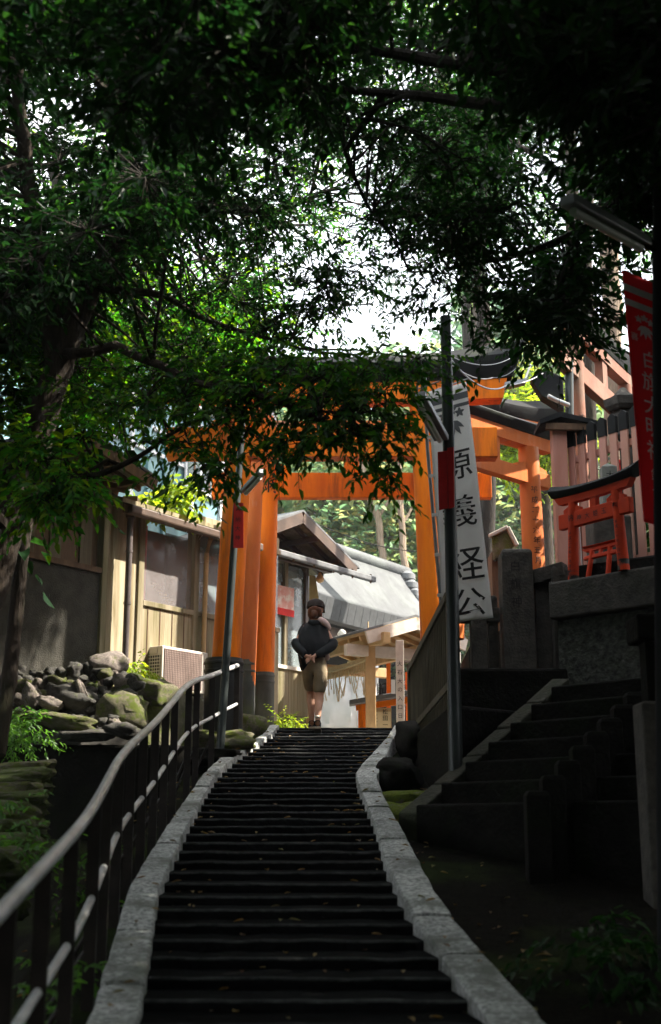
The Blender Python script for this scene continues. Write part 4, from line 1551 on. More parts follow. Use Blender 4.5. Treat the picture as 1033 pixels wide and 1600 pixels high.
for (an, toe, heel_up) in (((.040, -.07, .125), (.045, .05, .035), 1), ((-.030, .17, .14), (-.032, .33, .095), 0)):
    a, b_ = pb_ + V(an), pb_ + V(toe)
    d = (b_ - a)
    sh = [(a + V((0, -.025, -.035)), .040), (a + d * .45 + V((0, 0, -.018)), .042), (b_ + V((0, 0, -.005)), .036), (b_ + d * .25 + V((0, 0, -.006)), .028), (a + V((0, 0, .005)), .044)]
    skin_obj('shoe', sh, [(0, 1), (1, 2), (2, 3), (0, 4)], M['shoe'], person, 2)
    so = MB()
    dd = d.normalized()
    s0 = a + V((0, -.080, -.070)) if heel_up else a + V((0, -.065, -.068))
    s1 = b_ + V((0, .06, -.036))
    so.beam(s0, s1, .080, .030)
    so.build('shoe_sole', M['sole'], person, bevel=.01)
    sk2 = [(a + V((0, .0, .03)), .040), (a + V((0, .005, .085)), .041)]
    skin_obj('sock', sk2, [(0, 1)], M['sock'], person, 1)
# ------------------------------------------------------------------ house on the left
O = P(138, 1085, 14.1)
O.z = 0
e1 = V((.581, .814, 0)).normalized()
nout = V((.814, -.581, 0)).normalized()
HM = Matrix((e1, -nout, ZUP)).transposed().to_4x4()      # local: x along wall, y inwards, z up
HM.translation = O
HMi = HM.inverted()
def W(u, v, off=0):
    """house wall coordinates (along, height) of a pixel; off is how far the plane stands out"""
    q = HMi @ onplane(u, v, O + nout * off, nout)
    return q.x, q.z
house = thing('house', 'low weathered plywood house left of the gates, with brown drain pipe and clouded window', 'house', O + V((0, 0, 1.45)))
def hbox(x0, x1, y0, y1, z0, z1):
    return MB().box((x0, y0, z0), (x1, y1, z1), HM)
xe = W(200, 785, .25)
z_eave = W(205, 800, .3)[1]
x_w0, x_w1 = W(226, 820)[0], W(303, 820)[0]
z_sill, z_head = W(262, 950)[1], W(262, 815)[1]
x_end = W(345, 900)[0] + 1.2
zt = W(146, 792)[1] + .12
hbox(-.02, x_w0 - .08, 0, .12, 1.40, zt).build('plywood_wall', M['plywood'], house)
hbox(x_w0 - .08, x_end, 0, .12, 1.40, z_sill).build('board_wall', M['boards'], house)
hbox(x_w0 - .08, x_end, .004, .10, z_head, zt + .15).build('wall_top', M['plywood'], house)
for xx in (x_w0 - .05, x_w1 + .05):
    hbox(xx - .045, xx + .045, -.03, .10, 1.40, zt + .1).build('post', M['boards'], house, bevel=.005)
for zz in (z_sill, z_head):
    hbox(x_w0, x_end, -.028, .09, zz - .03, zz + .03).build('window_rail', M['boards'], house, bevel=.004)
bt = MB()
x = x_w0 + .1
while x < x_end:
    bt.box((x, -.006, 1.42), (x + .012, 0.01, z_sill - .03), HM)
    x += .21
bt.build('board_joints', M['brownwood'], house)
wv = MB()
nx_ = 14
for j in range(11):
    for i in range(nx_ + 1):
        wv.v.append(HM @ V((x_w0 + (x_w1 - x_w0) * i / nx_, .02 + .012 * noise.noise(V((i * .5, j * .5, 1))), z_sill + .03 + (z_head - z_sill - .06) * j / 10)))
wv.f = [(j * (nx_ + 1) + i, j * (nx_ + 1) + i + 1, (j + 1) * (nx_ + 1) + i + 1, (j + 1) * (nx_ + 1) + i) for j in range(10) for i in range(nx_)]
win = wv.build('window', M['sheet'], house, smooth=True)
hbox(x_w1 + .1, x_end, .02, .03, z_sill + .03, z_head - .03).build('window', M['glass'], house)
ib = MB()
ib.box((x_w0 - .05, .95, 1.4), (x_end, 1.0, zt + .1), HM)
ib.build('inner_wall', M['dark'], house)
ib = MB()
ib.box((x_w0 + .02, .35, z_sill), (x_w0 + .42, .4, z_head), HM)
ib.build('red_curtain', M['red'], house)
ib = MB()
for k in range(6):
    ib.box((x_w0 + .75, .3 + k * .05, z_sill + .15 + k * .05), (x_w1 - .02, .33 + k * .05, z_sill + .17 + k * .05), HM)
ib.build('drying_rack', M['straw'], house)
# stuccoed front part, standing slightly proud of the wall
xs_l = -2.4
zs = W(90, 880, .16)[1]
hbox(xs_l, -.02, -.16, .1, 1.35, zs).build('stucco_wall', M['stucco'], house, bevel=.01)
hbox(xs_l, -.02, -.10, .1, zs + .001, zs + 1.05).build('board_panel', M['brownwood'], house)
for k, (xa, wd_) in enumerate(((-.34, .17), (-.78, .16), (-1.2, .2), (-1.6, .15))):
    hbox(xa, xa + wd_, -.125, -.101, zs + .03, zs + .95).build('loose_board', M['boards_shaded'], house)
hbox(xs_l, -.06, -.19, -.12, zs - .01, zs + .05).build('wall_rail', M['brownwood'], house)
hbox(-.06, .03, -.20, -.165 + .2, 1.36, zs + 1.05).build('corner_post', M['boards'], house, bevel=.006)
# eaves: gutter, fascia, roof slope
ga = HM @ V((W(203, 795, .32)[0], -.32, 0))
gx0 = W(203, 795, .32)[0]
gx1 = W(345, 836, .32)[0] + .8
zg = W(203, 795, .32)[1]
zg2 = W(340, 836, .32)[1]
gt = MB()
gt.beam(HM @ V((gx0, -.32, zg)), HM @ V((gx1, -.32, zg2 + (zg2 - zg) * .4)), .09, .10)
gt.build('gutter', M['gutter'], house, bevel=.02)
rf = MB()
rf.prism([HM @ V((gx0 - .1, -.30, zg + .07)), HM @ V((gx1, -.30, zg2 + .07)), HM @ V((gx1, 1.4, zg2 + .62)), HM @ V((gx0 - .1, 1.4, zg + .62))], V((0, 0, .05)))
rf.build('lean_to_roof', M['boards'], house)
fa = MB()
fa.beam(HM @ V((gx0, -.22, zg + .02)), HM @ V((gx1, -.22, zg2 + .02)), .03, .10)
fa.build('fascia', M['brownwood'], house)
hbox(-.02, x_w0, -.05, -.002, zt - .05, zt + .04).build('wall_plate', M['boards'], house)
# porch roof over the corner and the kiosk gable: open gable end facing right
def gable(par, ap, ex, L, drop, nin, D, mroof, mbarge, mraf, mcover, bw=.12):
    fr, fl = ap + ex * L + V((0, 0, -drop)), ap - ex * L + V((0, 0, -drop))
    up = V((0, 0, .05))
    for f_ in (fr, fl):
        MB().prism([ap, f_, f_ + nin * D, ap + nin * D], up).build('roof_slope', mroof, par)
        o_ = (f_ - ap) * .06
        MB().prism([ap + up * 1.05 - nin * .05, f_ + o_ + up * 1.05 - nin * .05, f_ + o_ + nin * D + up * 1.05, ap + nin * D + up * 1.05], up * .6).build('roof_covering', mcover, par)
        MB().beam(ap - nin * .03 + V((0, 0, -.03)), f_ - nin * .03 + V((0, 0, -.03)), .035, bw).build('barge_board', mbarge, par)
        k = .22
        while k < D:
            MB().beam(ap + nin * k + V((0, 0, -.03)), f_ + nin * k + V((0, 0, -.03)), .045, .055).build('rafter', mraf, par)
            k += .36
    for t_ in (.30, .72):
        q = ap.lerp(fr, t_) + V((0, 0, -.09))
        MB().beam(q, q + nin * D, .055, .075).build('purlin', mraf, par)
    q = ap + V((0, 0, -.10))
    MB().beam(q, q + nin * D, .06, .09).build('ridge_beam', mraf, par)
    a, b_ = fl.lerp(ap, .12) + nin * .32 + V((0, 0, -.06)), fr.lerp(ap, .12) + nin * .32 + V((0, 0, -.06))
    MB().beam(a, b_, .07, .10).build('tie_beam', mraf, par)


gable(house, P(146, 690, 13.2), e1, .96, .26, -nout, 1.5, M['boards'], M['brownwood'], M['brownwood'], M['rooftile_dark'])
MB().beam(P(60, 732, 13.0), P(163, 759, 13.7), .08, .12).build('eave_beam', M['brownwood'], house)
MB().beam(P(120, 740, 13.4), P(182, 753, 13.9), .04, .03).build('eave_beam', M['tanwood'], house)
# drain pipe and hopper
a = P(205, 800, 14.35)
dx = a.x
dp = MB()
dp.tube([(dx, 14.32, 1.45), (dx, 14.32, a.z - .06)], .037, 12)
for zz in (1.75, 2.5, 3.1):
    dp.tube([(dx, 14.32, zz), (dx, 14.32, zz + .03)], .043, 12)
dp.build('drain_pipe', M['pipe'], house, smooth=True)
hp = MB()
hp.sweep([[V((dx + sx * s_, 14.32 + sy * s_, z)) for sx, sy in ((-1, -1), (1, -1), (1, 1), (-1, 1))] for z, s_ in ((a.z - .08, .045), (a.z - .02, .05), (a.z + .10, .085), (a.z + .16, .085))])
hp.build('hopper', M['gutter'], house)
# bent beige conduit
cx0, cz0 = W(320, 1015, .06)
cd = MB()
cd.tube([HM @ V((W(u, v, .06)[0], -.06, W(u, v, .06)[1])) for u, v in ((318, 1025), (319, 980), (321, 920), (323, 865), (328, 845), (337, 828))], .030, 10)
cd.build('conduit', M['tanwood'], house, smooth=True)

# air conditioner
ac0 = P(252, 1076, 14.75)
zb = ac0.z
t = thing('air_conditioner', 'beige outdoor air conditioner unit with square grille beside the plywood house', 'air conditioner', V((ac0.x, ac0.y, 1.45)))
A = zrot(math.atan2(e1.y, e1.x), V((ac0.x, ac0.y, zb)))      # x along the wall, y inwards
AL, AD, AH = .80, .27, .50
MB().box((0, 0, 0), (AL, AD, AH), A).build('casing', M['acwhite'], t, bevel=.012)
gr = MB()
gr.box((.03, -.006, .03), (AL - .12, -.001, AH - .03), A)
gp = gr.build('front_grille', M['acgrille'], t)
gr = MB()
for k in range(24):
    xx = .035 + (AL - .16) * k / 23
    gr.box((xx, -.012, .03), (xx + .006, -.006, AH - .03), A)
for k in range(18):
    zz = .035 + (AH - .075) * k / 17
    gr.box((.03, -.0125, zz), (AL - .12, -.0065, zz + .005), A)
gr.build('grille_bars', mat('grille wire', (.27, .20, .175), scale=5), gp)
gr = MB()
gr.box((-.006, .03, .05), (-.001, AD - .05, AH - .10), A)
sp_ = gr.build('side_vent', M['dark'], t)
gr = MB()
for k in range(10):
    zz = .05 + (AH - .16) * k / 9
    gr.box((-.013, .025, zz), (-.006, AD - .045, zz + .012), A)
for k in range(6):
    yy = .03 + (AD - .085) * k / 5
    gr.box((-.0125, yy, .05), (-.0065, yy + .008, AH - .10), A)
gr.build('vent_bars', M['acwhite'], sp_)
MB().box((-.010, .08, AH - .085), (-.002, .20, AH - .035), A).build('handle_plate', M['acwhite'], t)
for xx in (.08, AL - .14):
    MB().box((xx, -.02, 1.45 - zb), (xx + .06, AD + .02, .001), A).build('foot', M['darkstone'], t)

# two storey building behind
t = thing('building', 'two storey building with blue green siding and pale glazing bars behind the left gate posts', 'building', (-3.5, 18.5, 1.45))
bx0, bx1 = P(188, 640, 17.6), P(352, 720, 20.2)
d = V((bx1.x - bx0.x, bx1.y - bx0.y, 0))
bl_ = d.length
BMx = frame(V((bx0.x, bx0.y, 0)), d, ZUP)   # local z is the outward normal (towards camera)
def bbox(x0, x1, z0, z1, y0, y1):
    return MB().box((x0, z0, y0), (x1, z1, y1), BMx)
zr_ = P(188, 540, 17.6).z
bbox(-2.5, bl_ + 1, 1.45, zr_, -4, 0).build('siding', M['teal'], t)
bbox(-2.7, bl_ + 1.2, zr_, zr_ + .12, -4.2, .3).build('roof', M['rooftile_dark'], t)
for px_ in (205, 232, 258, 300, 345):
    q = onplane(px_, 660, V((bx0.x, bx0.y, 0)), BMx.to_3x3() @ V((0, 0, 1)))
    xx = (BMx.inverted() @ q).x
    bbox(xx - .035, xx + .035, 3.6, zr_ - .05, .001, .05).build('mullion', M['white'] if px_ in (205, 345, 300) else M['teal'], t)
for pv_ in (598, 628, 668, 706):
    q = onplane(235, pv_, V((bx0.x, bx0.y, 0)), BMx.to_3x3() @ V((0, 0, 1)))
    bbox(-.5, bl_ + .5, q.z - .03, q.z + .03, .001, .045).build('glazing_bar', M['white'], t)
q0 = BMx.inverted() @ onplane(285, 705, V((bx0.x, bx0.y, 0)), BMx.to_3x3() @ V((0, 0, 1)))
q1 = BMx.inverted() @ onplane(352, 790, V((bx0.x, bx0.y, 0)), BMx.to_3x3() @ V((0, 0, 1)))
wb = bbox(q0.x, q1.x, q1.y, q0.y, .052, .08).build('window', M['white'], t)
for k in range(3):
    xa = q0.x + (q1.x - q0.x) * (k + .08) / 3
    xb = q0.x + (q1.x - q0.x) * (k + .92) / 3
    bbox(xa, xb, q1.y + .06, q0.y - .06, .0805, .09).build('pane', M['glass'], wb)
    bbox((xa + xb) / 2 - .02, (xa + xb) / 2 + .02, q1.y + .06, q0.y - .06, .0905, .1).build('window_bar', M['brownwood'], wb)

# ------------------------------------------------------------------ kiosk inside the gate
K0 = P(479, 1122, 18.5)
ke = V((.59, .81, 0)).normalized()
kn_ = V((.81, -.59, 0)).normalized()
KM = Matrix((ke, -kn_, ZUP)).transposed().to_4x4()
KM.translation = V((K0.x, K0.y, 0))
KMi = KM.inverted()
def KW(u, v, off=0):
    q = KMi @ onplane(u, v, V((K0.x, K0.y, 0)) + kn_ * off, kn_)
    return q.x, q.z
kiosk = thing('kiosk', 'small wooden kiosk with gabled roof and gutter just inside the gate, left of the person', 'kiosk', V((K0.x, K0.y, 1.2)))
def kbox(x0, x1, y0, y1, z0, z1):
    return MB().box((x0, y0, z0), (x1, y1, z1), KM)
zs1 = KW(450, 1046)[1]
zs2 = KW(450, 893)[1]
zb_ = KW(460, 1118)[1]
pw = MB()
for k in range(14):
    pw.box((-3 + k * .215, .0, zb_), (-3 + k * .215 + .208, .04, zs1), KM)
pw.build('board_wall', M['boards'], kiosk)
kbox(-3, .0, .01, 2.2, 1.15, zb_ + .02).build('plinth', M['mosswall'], kiosk)
kbox(-.01, .03, .0, 2.2, zb_, zs1).build('side_wall', M['boards'], kiosk)
kbox(-3, .05, -.03, .08, zs1, zs1 + .05).build('sill', M['whitewood'], kiosk)
for u in (478.5, 446, 425):
    xk = KW(u, 950)[0]
    kbox(xk - .035, xk + .035, -.02, .06, zs1 + .05, zs2 + .25).build('post', M['gutter'] if u > 470 else M['boards'], kiosk)
kbox(-3, -.05, .02, .03, zs1 + .05, zs2 + .1).build('window', M['glass'], kiosk)
kbox(-3, 0, 1.4, 1.45, zs1, zs2 + .3).build('inner_wall', M['rooftile_dark'], kiosk)
pa, pb2 = KW(424, 912, .05), KW(459, 958, .05)
kbox(pa[0], pb2[0], -.055, -.045, KW(440, 958, .05)[1], KW(440, 915, .05)[1]).build('poster', M['poster'], kiosk)
kbox(pa[0], pb2[0], -.058, -.0555, KW(440, 963, .05)[1] + .02, KW(440, 950, .05)[1]).build('poster_band', M['red'], kiosk)
# gutter and lean-to eave
g0, g1 = P(424, 860, 16.95), P(585, 906, 18.9)
MB().beam(g0 - (g1 - g0) * .3, g1, .09, .09).build('gutter', M['rooftile_dark'], kiosk, bevel=.02)
for k in range(5):
    c = g0.lerp(g1, .2 + k * .19)
    MB().beam(c + V((-.0, 0, -.06)), c + V((0, 0, .06)), .025, .105, V((0, 1, 0))).build('gutter_strap', M['brownwood'], kiosk)
rf = MB()
rf.prism([g0 - (g1 - g0) * .3 + V((-.05, 0, .03)), g1 + V((-.05, 0, .03)), g1 - kn_ * 1.1 + V((0, 0, .30)), g0 - (g1 - g0) * .3 - kn_ * 1.1 + V((0, 0, .30))], V((0, 0, .04)))
rf.build('lean_to_roof', M['brownwood'], kiosk)
gable(kiosk, P(470, 806, 17.5), ke, 1.3, .56, -kn_, 1.8, M['boards'], M['gutter'], M['gutter'], M['rooftile_dark'], .15)
bulb = MB()
c = P(500, 905, 18.3)
bulb.lathe([(.012, .10), (.02, .085), (.028, .07), (.06, .01), (.055, -.03), (.02, -.055)], c, 12)
o = tag(bulb.build('light_bulb', M['bulb'], smooth=True), 'bare light bulb hanging under the kiosk gutter', 'light bulb')
cl = MB()
q = [P(483, 898, 18.35), P(493, 900, 18.35), P(498, 935, 18.35), P(483, 941, 18.35)]
cl.prism(q, V((0, .02, 0)))
tag(cl.build('hanging_cloth', mat('olive cloth', (.42, .40, .18), scale=5)), 'olive towel hanging from the kiosk eave above the person', 'cloth')

# ------------------------------------------------------------------ shrine hall
hall = thing('shrine_hall', 'large shrine hall with pale grey curved roof behind the gates', 'hall', (1, 28, 1.2))
Ra, Rb = P(500, 842, 26.6), P(630, 889, 29.6)
Ea, Eb = P(478, 915, 25.0), P(690, 982, 29.4)
Ra = Ra - (Rb - Ra) * .6
he = V((Rb.x - Ra.x, Rb.y - Ra.y, 0)).normalized()
hn = V((he.y, -he.x, 0))
rl_ = (Rb - Ra).length
NS, NT = 24, 10
rt = MB()
secs = []
zr0, ze0 = Rb.z - .15, Eb.z
rrun = (V((Eb.x, Eb.y, 0)) - V((Rb.x, Rb.y, 0))).dot(hn)
for i in range(NT + 1):
    t_ = i / NT
    zz = zr0 + (ze0 - zr0) * (t_ * 1.25 - .25 * t_ * t_)
    secs.append((hn * (rrun * t_), zz))
vs = []
for i, (o_, zz) in enumerate(secs):
    for k in range(NS + 1):
        f2 = k / NS
        q = V((Ra.x, Ra.y, 0)).lerp(V((Rb.x, Rb.y, 0)), f2) + o_
        q += he * ((f2 - .5) * 1.1 * i / NT)
        vs.append(V((q.x, q.y, zz + .30 * (i / NT) ** 2 * (abs(f2 - .5) * 2) ** 4)))
rt.add(vs, [(i * (NS + 1) + k, i * (NS + 1) + k + 1, (i + 1) * (NS + 1) + k + 1, (i + 1) * (NS + 1) + k) for i in range(NT) for k in range(NS)])
o = rt.build('roof_slope', M['rooftile'], hall, smooth=True)
so = o.modifiers.new('thick', 'SOLIDIFY')
so.thickness = .1
eb = MB()
last = vs[-(NS + 1):]
M_band = mat('layered eave edge', (.07, .073, .078), (.045, .047, .05), scale=6, rough=.75, bump=.3)
for k in range(NS):
    a, b_ = last[k], last[k + 1]
    d_ = (b_ - a) * .02
    eb.prism([a + d_, b_ - d_, b_ - d_ + V((0, 0, -.42)) - hn * .1, a + d_ + V((0, 0, -.42)) - hn * .1], -hn * .25)
eb.build('eave_edge', M_band, hall)
rg = MB()
hz = V((0, 0, 1))
a, b_ = V((Ra.x, Ra.y, Rb.z - .55)), V((Rb.x, Rb.y, Rb.z - .55))
rg.prism([a, a + hz * .40, a + hz * .40 - hn * .3, a - hn * .3], b_ - a)
rg.build('ridge_box', M['rooftile_dark'], hall)
rg = MB()
rg.tube([a + hz * .5 - hn * .1 - he * .2, b_ + hz * .5 - hn * .1 + he * .35], .16, 12)
rg.build('ridge_roll', M['rooftile'], hall, smooth=True)
rg = MB()
for k, (r_, dz_) in enumerate(((.22, .42), (.20, .2), (.16, 0), (.13, -.16))):
    c = b_ + hn * (.02 + k * .10) + he * .1 + hz * (dz_ - .05)
    rg.lathe([(r_ * .5, -.14), (r_, -.06), (r_, .06), (r_ * .5, .14)], c, 10)
rg.build('ridge_end_ornament', M['rooftile_dark'], hall, smooth=True)
bd = MB()
bd.box((0, 0, 0), (0, 0, 0))
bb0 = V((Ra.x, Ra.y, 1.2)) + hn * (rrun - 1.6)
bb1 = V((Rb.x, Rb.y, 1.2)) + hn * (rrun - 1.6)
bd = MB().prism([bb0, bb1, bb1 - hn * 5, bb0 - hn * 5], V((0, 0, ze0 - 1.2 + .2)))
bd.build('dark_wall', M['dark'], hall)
bm0, bm1 = last[2] - hn * .7 + V((0, 0, -.75)), last[NS - 2] - hn * .7 + V((0, 0, -.75))
MB().beam(bm0, bm1, .3, .38).build('eave_beam', M['gutter'], hall, bevel=.02)
q = P(518, 1000, 24.6)
car = MB()
for a_ in ((508, 985, 520, 1012), (520, 1012, 530, 995), (530, 995, 538, 985), (520, 1012, 512, 1022), (508, 985, 500, 978)):
    car.beam(P(a_[0], a_[1], 25.2), P(a_[2], a_[3], 25.2), .14, .14)
car.build('carved_bracket', M['whitewood'], hall, bevel=.05)
lr = MB()
lr.prism([P(608, 980, 23.2), P(640, 968, 23.6), P(690, 985, 24.5), P(690, 1003, 24.5), P(612, 995, 23.2)], V((-.3, .8, .1)))
lr.build('side_porch_roof', M['rooftile'], hall)

# ------------------------------------------------------------------ small pavilion
pav = thing('pavilion', 'small timber pavilion with bleached gable boards behind the top of the stairs', 'pavilion', (.9, 19, 1.2))
F0_, F1_ = P(500, 1011, 20.6), P(650, 967, 18)
pa_ = V((F1_.x - F0_.x, F1_.y - F0_.y, 0)).normalized()
pn_ = V((-pa_.y, pa_.x, 0))         # points right-back
if pn_.x < 0:
    pn_ = -pn_
zrd = (F0_.z + F1_.z) / 2
F0_.z = F1_.z = zrd
for s in (-1, 1):
    o_ = pn_ * (s * .82) + V((0, 0, -.26))
    MB().prism([F0_, F1_, F1_ + o_, F0_ + o_], V((0, 0, .045))).build('roof_slope', M['tanwood'], pav)
    MB().prism([F0_ + V((0, 0, .047)), F1_ + V((0, 0, .047)), F1_ + o_ * 1.04 + V((0, 0, .047)), F0_ + o_ * 1.04 + V((0, 0, .047))], V((0, 0, .035))).build('roof_covering', M['rooftile_dark'], pav)
    MB().beam(F1_ + pa_ * .03 + V((0, 0, -.05)), F1_ + o_ + pa_ * .03 + V((0, 0, -.05)), .045, .17).build('barge_board', M['whitewood'], pav)
    for k in range(9):
        c = F0_.lerp(F1_, .04 + k * .113) + V((0, 0, -.035))
        MB().beam(c, c + o_, .045, .06).build('rafter', M['tanwood'], pav)
    q = pn_ * (s * .55) + V((0, 0, -.30))
    MB().beam(F0_ + q, F1_ + q + pa_ * .12, .11, .15).build('eave_beam', M['tanwood'], pav, bevel=.006)
    for kk in (0, 1):
        c = (F0_ + pa_ * .62 if kk == 0 else F1_ - pa_ * .35) + pn_ * (s * .55)
        MB().box((c.x - .07, c.y - .07, 1.15), (c.x + .07, c.y + .07, zrd - .37)).build('post', M['tanwood'], pav, bevel=.006)
c1 = F1_ - pa_ * .35
MB().beam(c1 - pn_ * .95 + V((0, 0, -.44)), c1 + pn_ * .95 + V((0, 0, -.44)), .10, .16).build('cross_beam', M['whitewood'], pav, bevel=.01)
c0 = F0_ + pa_ * .62
MB().beam(c0 - pn_ * .9 + V((0, 0, -.46)), c0 + pn_ * .9 + V((0, 0, -.46)), .10, .15).build('cross_beam', M['tanwood'], pav, bevel=.01)
a, b_ = c0 - pn_ * .55, c1 - pn_ * .55
a.z = b_.z = P(520, 1060, a.y).z
MB().beam(a, b_, .06, .17).build('rope_beam', M['tanwood'], pav, bevel=.006)
rp = thing('straw_rope', 'straw rope with a hanging straw fringe on the front beam of the pavilion', 'rope', (a + b_) / 2 - V((0, 0, .4)))
rb = MB()
pts = [a.lerp(b_, i / 16) - pn_ * .055 + V((0, 0, .05 - .05 * math.sin(math.pi * i / 16))) for i in range(17)]
rb.tube(pts, .018, 7)
rb.tube([pts[0] + V((0, 0, 0)), pts[0] + V((-.03, -.04, -.25)), pts[0] + V((-.05, -.05, -.75))], .014, 6)
rb.tube([pts[0], pts[0] + V((-.14, -.05, .22)), pts[0] + V((-.22, -.05, .42))], .012, 6)
rb.tube([pts[-1], pts[-1] + V((.02, 0, .28)), pts[-1] + V((.02, 0, .55))], .010, 6)
rb.build('rope', M['straw'], rp, smooth=True)
fr = MB()
r2 = random.Random(3)
for i in range(34):
    c = a.lerp(b_, (i + .5) / 34) - pn_ * .06 + V((0, 0, .03))
    L_ = r2.uniform(.16, .50)
    fr.tube([c, c + V((r2.uniform(-.02, .02), 0, -L_ * .5)), c + V((r2.uniform(-.05, .05), 0, -L_))], [.006, .006, .010], 5)
fr.build('fringe', M['straw'], rp)
# white lettered post and notice
t = thing('sign_post', 'white square post with a column of black characters before the pavilion', 'sign post', P(625, 1140, 17.5))
a, b_ = P(618.5, 1000, 17.5), P(630.5, 1000, 17.5)
MB().box((a.x, 17.5, 1.15), (b_.x, 17.6, a.z)).build('post', M['whitewood'], t, bevel=.004)
lt = MB()
c = P(624.5, 1037, 17.5)
write(lt, '大石大の入口日', lambda x, y: V((c.x + x, 17.496, c.z + y)), .072, .118)
lt.build('lettering', M['ink'], t)
nt_ = MB()
a, b_ = P(611, 1062, 17.65), P(618, 1084, 17.65)
nt_.box((a.x, 17.64, b_.z), (b_.x, 17.65, a.z))
tag(nt_.build('paper_notice', M['white']), 'small white paper notice pinned on the pavilion post', 'notice')
# tarpaulin behind the pavilion
tb = MB()
for j in range(9):
    for i in range(17):
        u, v = 455 + i * 8.5, 1040 + j * 13
        q = P(u, v, 21.6 + .10 * noise.noise(V((i * .6, j * .5, 2))))
        tb.v.append(q)
tb.f = [(j * 17 + i, j * 17 + i + 1, (j + 1) * 17 + i + 1, (j + 1) * 17 + i) for j in range(8) for i in range(16)]
o = tag(tb.build('tarpaulin', M['tarp'], smooth=True), 'pale grey tarpaulin screen hanging behind the person and the pavilion', 'tarpaulin')
so = o.modifiers.new('thick', 'SOLIDIFY')
so.thickness = .01
# little orange offering shrine with notice board
t = thing('small_shrine', 'low orange framed shrine with grey roof and lettered board under the pavilion', 'shrine', P(600, 1145, 19.6))
Ys = 19.6
a, b_ = P(560, 1103, Ys), P(577, 1103, Ys)
MB().box((a.x, Ys, 1.15), (b_.x, Ys + .15, a.z)).build('post', M['vermilion'], t)
for u0, u1, v0 in ((604, 610, 1030), (634, 640, 1050)):
    a, b_ = P(u0, v0, Ys + .3), P(u1, v0, Ys + .3)
    MB().box((a.x, Ys + .3, 1.15), (b_.x, Ys + .4, a.z)).build('post', M['vermilion'], t)
MB().beam(P(546, 1099, Ys - .1), P(668, 1078, Ys - .1), .35, .07).build('roof', M['rooftile_dark'], t, bevel=.01)
MB().beam(P(556, 1106, Ys + .02), P(668, 1090, Ys + .02), .06, .09).build('beam', M['vermilion'], t)
MB().prism([P(634, 1062, Ys + .2), P(650, 1050, Ys + .2), P(664, 1062, Ys + .2), P(664, 1068, Ys + .2), P(634, 1068, Ys + .2)], V((0, .2, 0))).build('gable', M['vermilion'], t)
for k in range(7):
    q = P(582 + k * 4, 1082, Ys + .5)
    MB().box((q.x - .008, Ys + .5, q.z - .16), (q.x + .008, Ys + .52, q.z + .14)).build('slat', M['black_wood'], t)
a, b_ = P(573, 1103, Ys + .01), P(612, 1160, Ys + .01)
bd_ = MB().box((a.x, Ys - .0, b_.z), (b_.x, Ys + .04, a.z - .03)).build('board', M['tanwood'], t)
a, b_ = P(583, 1112, Ys - .005), P(611, 1160, Ys - .005)
MB().box((a.x, Ys - .012, b_.z), (b_.x, Ys - .004, a.z)).build('board_panel', M['paper'], bd_)
lt = MB()
c = P(602, 1112, Ys - .016)
write(lt, '松田一男', lambda x, y: V((c.x + x, Ys - .018, c.z + y)), .085, .098)
c2 = P(589, 1112, Ys - .016)
write(lt, '・・・・・・・', lambda x, y: V((c2.x + x, Ys - .018, c2.z + y)), .05, .05)
lt.build('lettering', M['ink'], bd_)
# ------------------------------------------------------------------ trees
GAPS = [(450, 410, 190, 150), (620, 440, 120, 125), (838, 252, 72, 72), (632, 110, 85, 95), (60, 222, 65, 62), (700, 535, 100, 25), (760, 400, 60, 90)]


def gap(u, v, k=1.0):
    return any(((u - a) / (c * k)) ** 2 + ((v - b) / (d * k)) ** 2 < 1 for a, b, c, d in GAPS)


def scatter(n, ur, vr, yr, r, keep=.0, k=1.0, seed=1, dens=1):
    R = random.Random(seed)
    out = []
    while len(out) < n:
        u, v, Y = R.uniform(*ur), R.uniform(*vr), R.uniform(*yr)
        m_ = (r + .2) * 1400 / Y * k if keep < .05 else 0
        if any(((u - a) / (c + m_)) ** 2 + ((v - b) / (d + m_)) ** 2 < 1 for a, b, c, d in GAPS) and R.random() > keep:
            continue
        q = P(u, v, Y)
        out.append((q.x, q.y, q.z, r * R.uniform(.75, 1.25), dens))
    return out


def connect(mb, clumps, limbs, r=.012, seed=0):
    R = random.Random(seed)
    pts = [q for l in limbs for q in l]
    for c in clumps:
        c_ = V(c[:3])
        q = min(pts, key=lambda p: (p - c_).length + R.random() * .2)
        if (q - c_).length < 3.2:
            mid = q.lerp(c_, .5) + V((R.uniform(-.1, .1), R.uniform(-.1, .1), R.uniform(0, .15)))
            mb.tube(wob([q, mid, c_], 3, .05, R.randint(0, 50)), [r * 1.3] * 3 + [r] * 2 + [r * .6] * 2, 5)


# leaning tree on the left: trunk, limbs, crown
t = thing('leaning_tree', 'big leaning tree at the left, dark trunk sloping up to the right', 'tree', P(-70, 1120, 9.6))
tr = MB()
lims = []
lims.append(limb(tr, [P(-110, 1250, 9.3), P(-50, 1000, 9.5), P(8, 850, 9.7), P(48, 745, 9.8), P(70, 640, 9.8), P(92, 560, 9.8), P(140, 450, 9.8), P(195, 365, 9.8), P(245, 280, 9.8), P(300, 200, 9.6), P(340, 90, 9.2)], .16, .075, 14, .05, 3))
lims.append(limb(tr, [P(92, 560, 9.8), P(60, 420, 9.6), P(40, 280, 9.2), P(30, 100, 8.6)], .11, .04, 10, .06, 5))
lims.append(limb(tr, [P(60, 700, 9.8), P(60, 745, 9.4), P(150, 742, 9.0), P(220, 705, 8.8), P(262, 680, 8.7), P(330, 655, 8.5)], .035, .010, 7, .04, 7))
lims.append(limb(tr, [P(95, 555, 9.8), P(180, 540, 9.3), P(280, 585, 8.7), P(400, 620, 8.2), P(500, 650, 8.0), P(590, 690, 7.9)], .045, .008, 8, .05, 9))
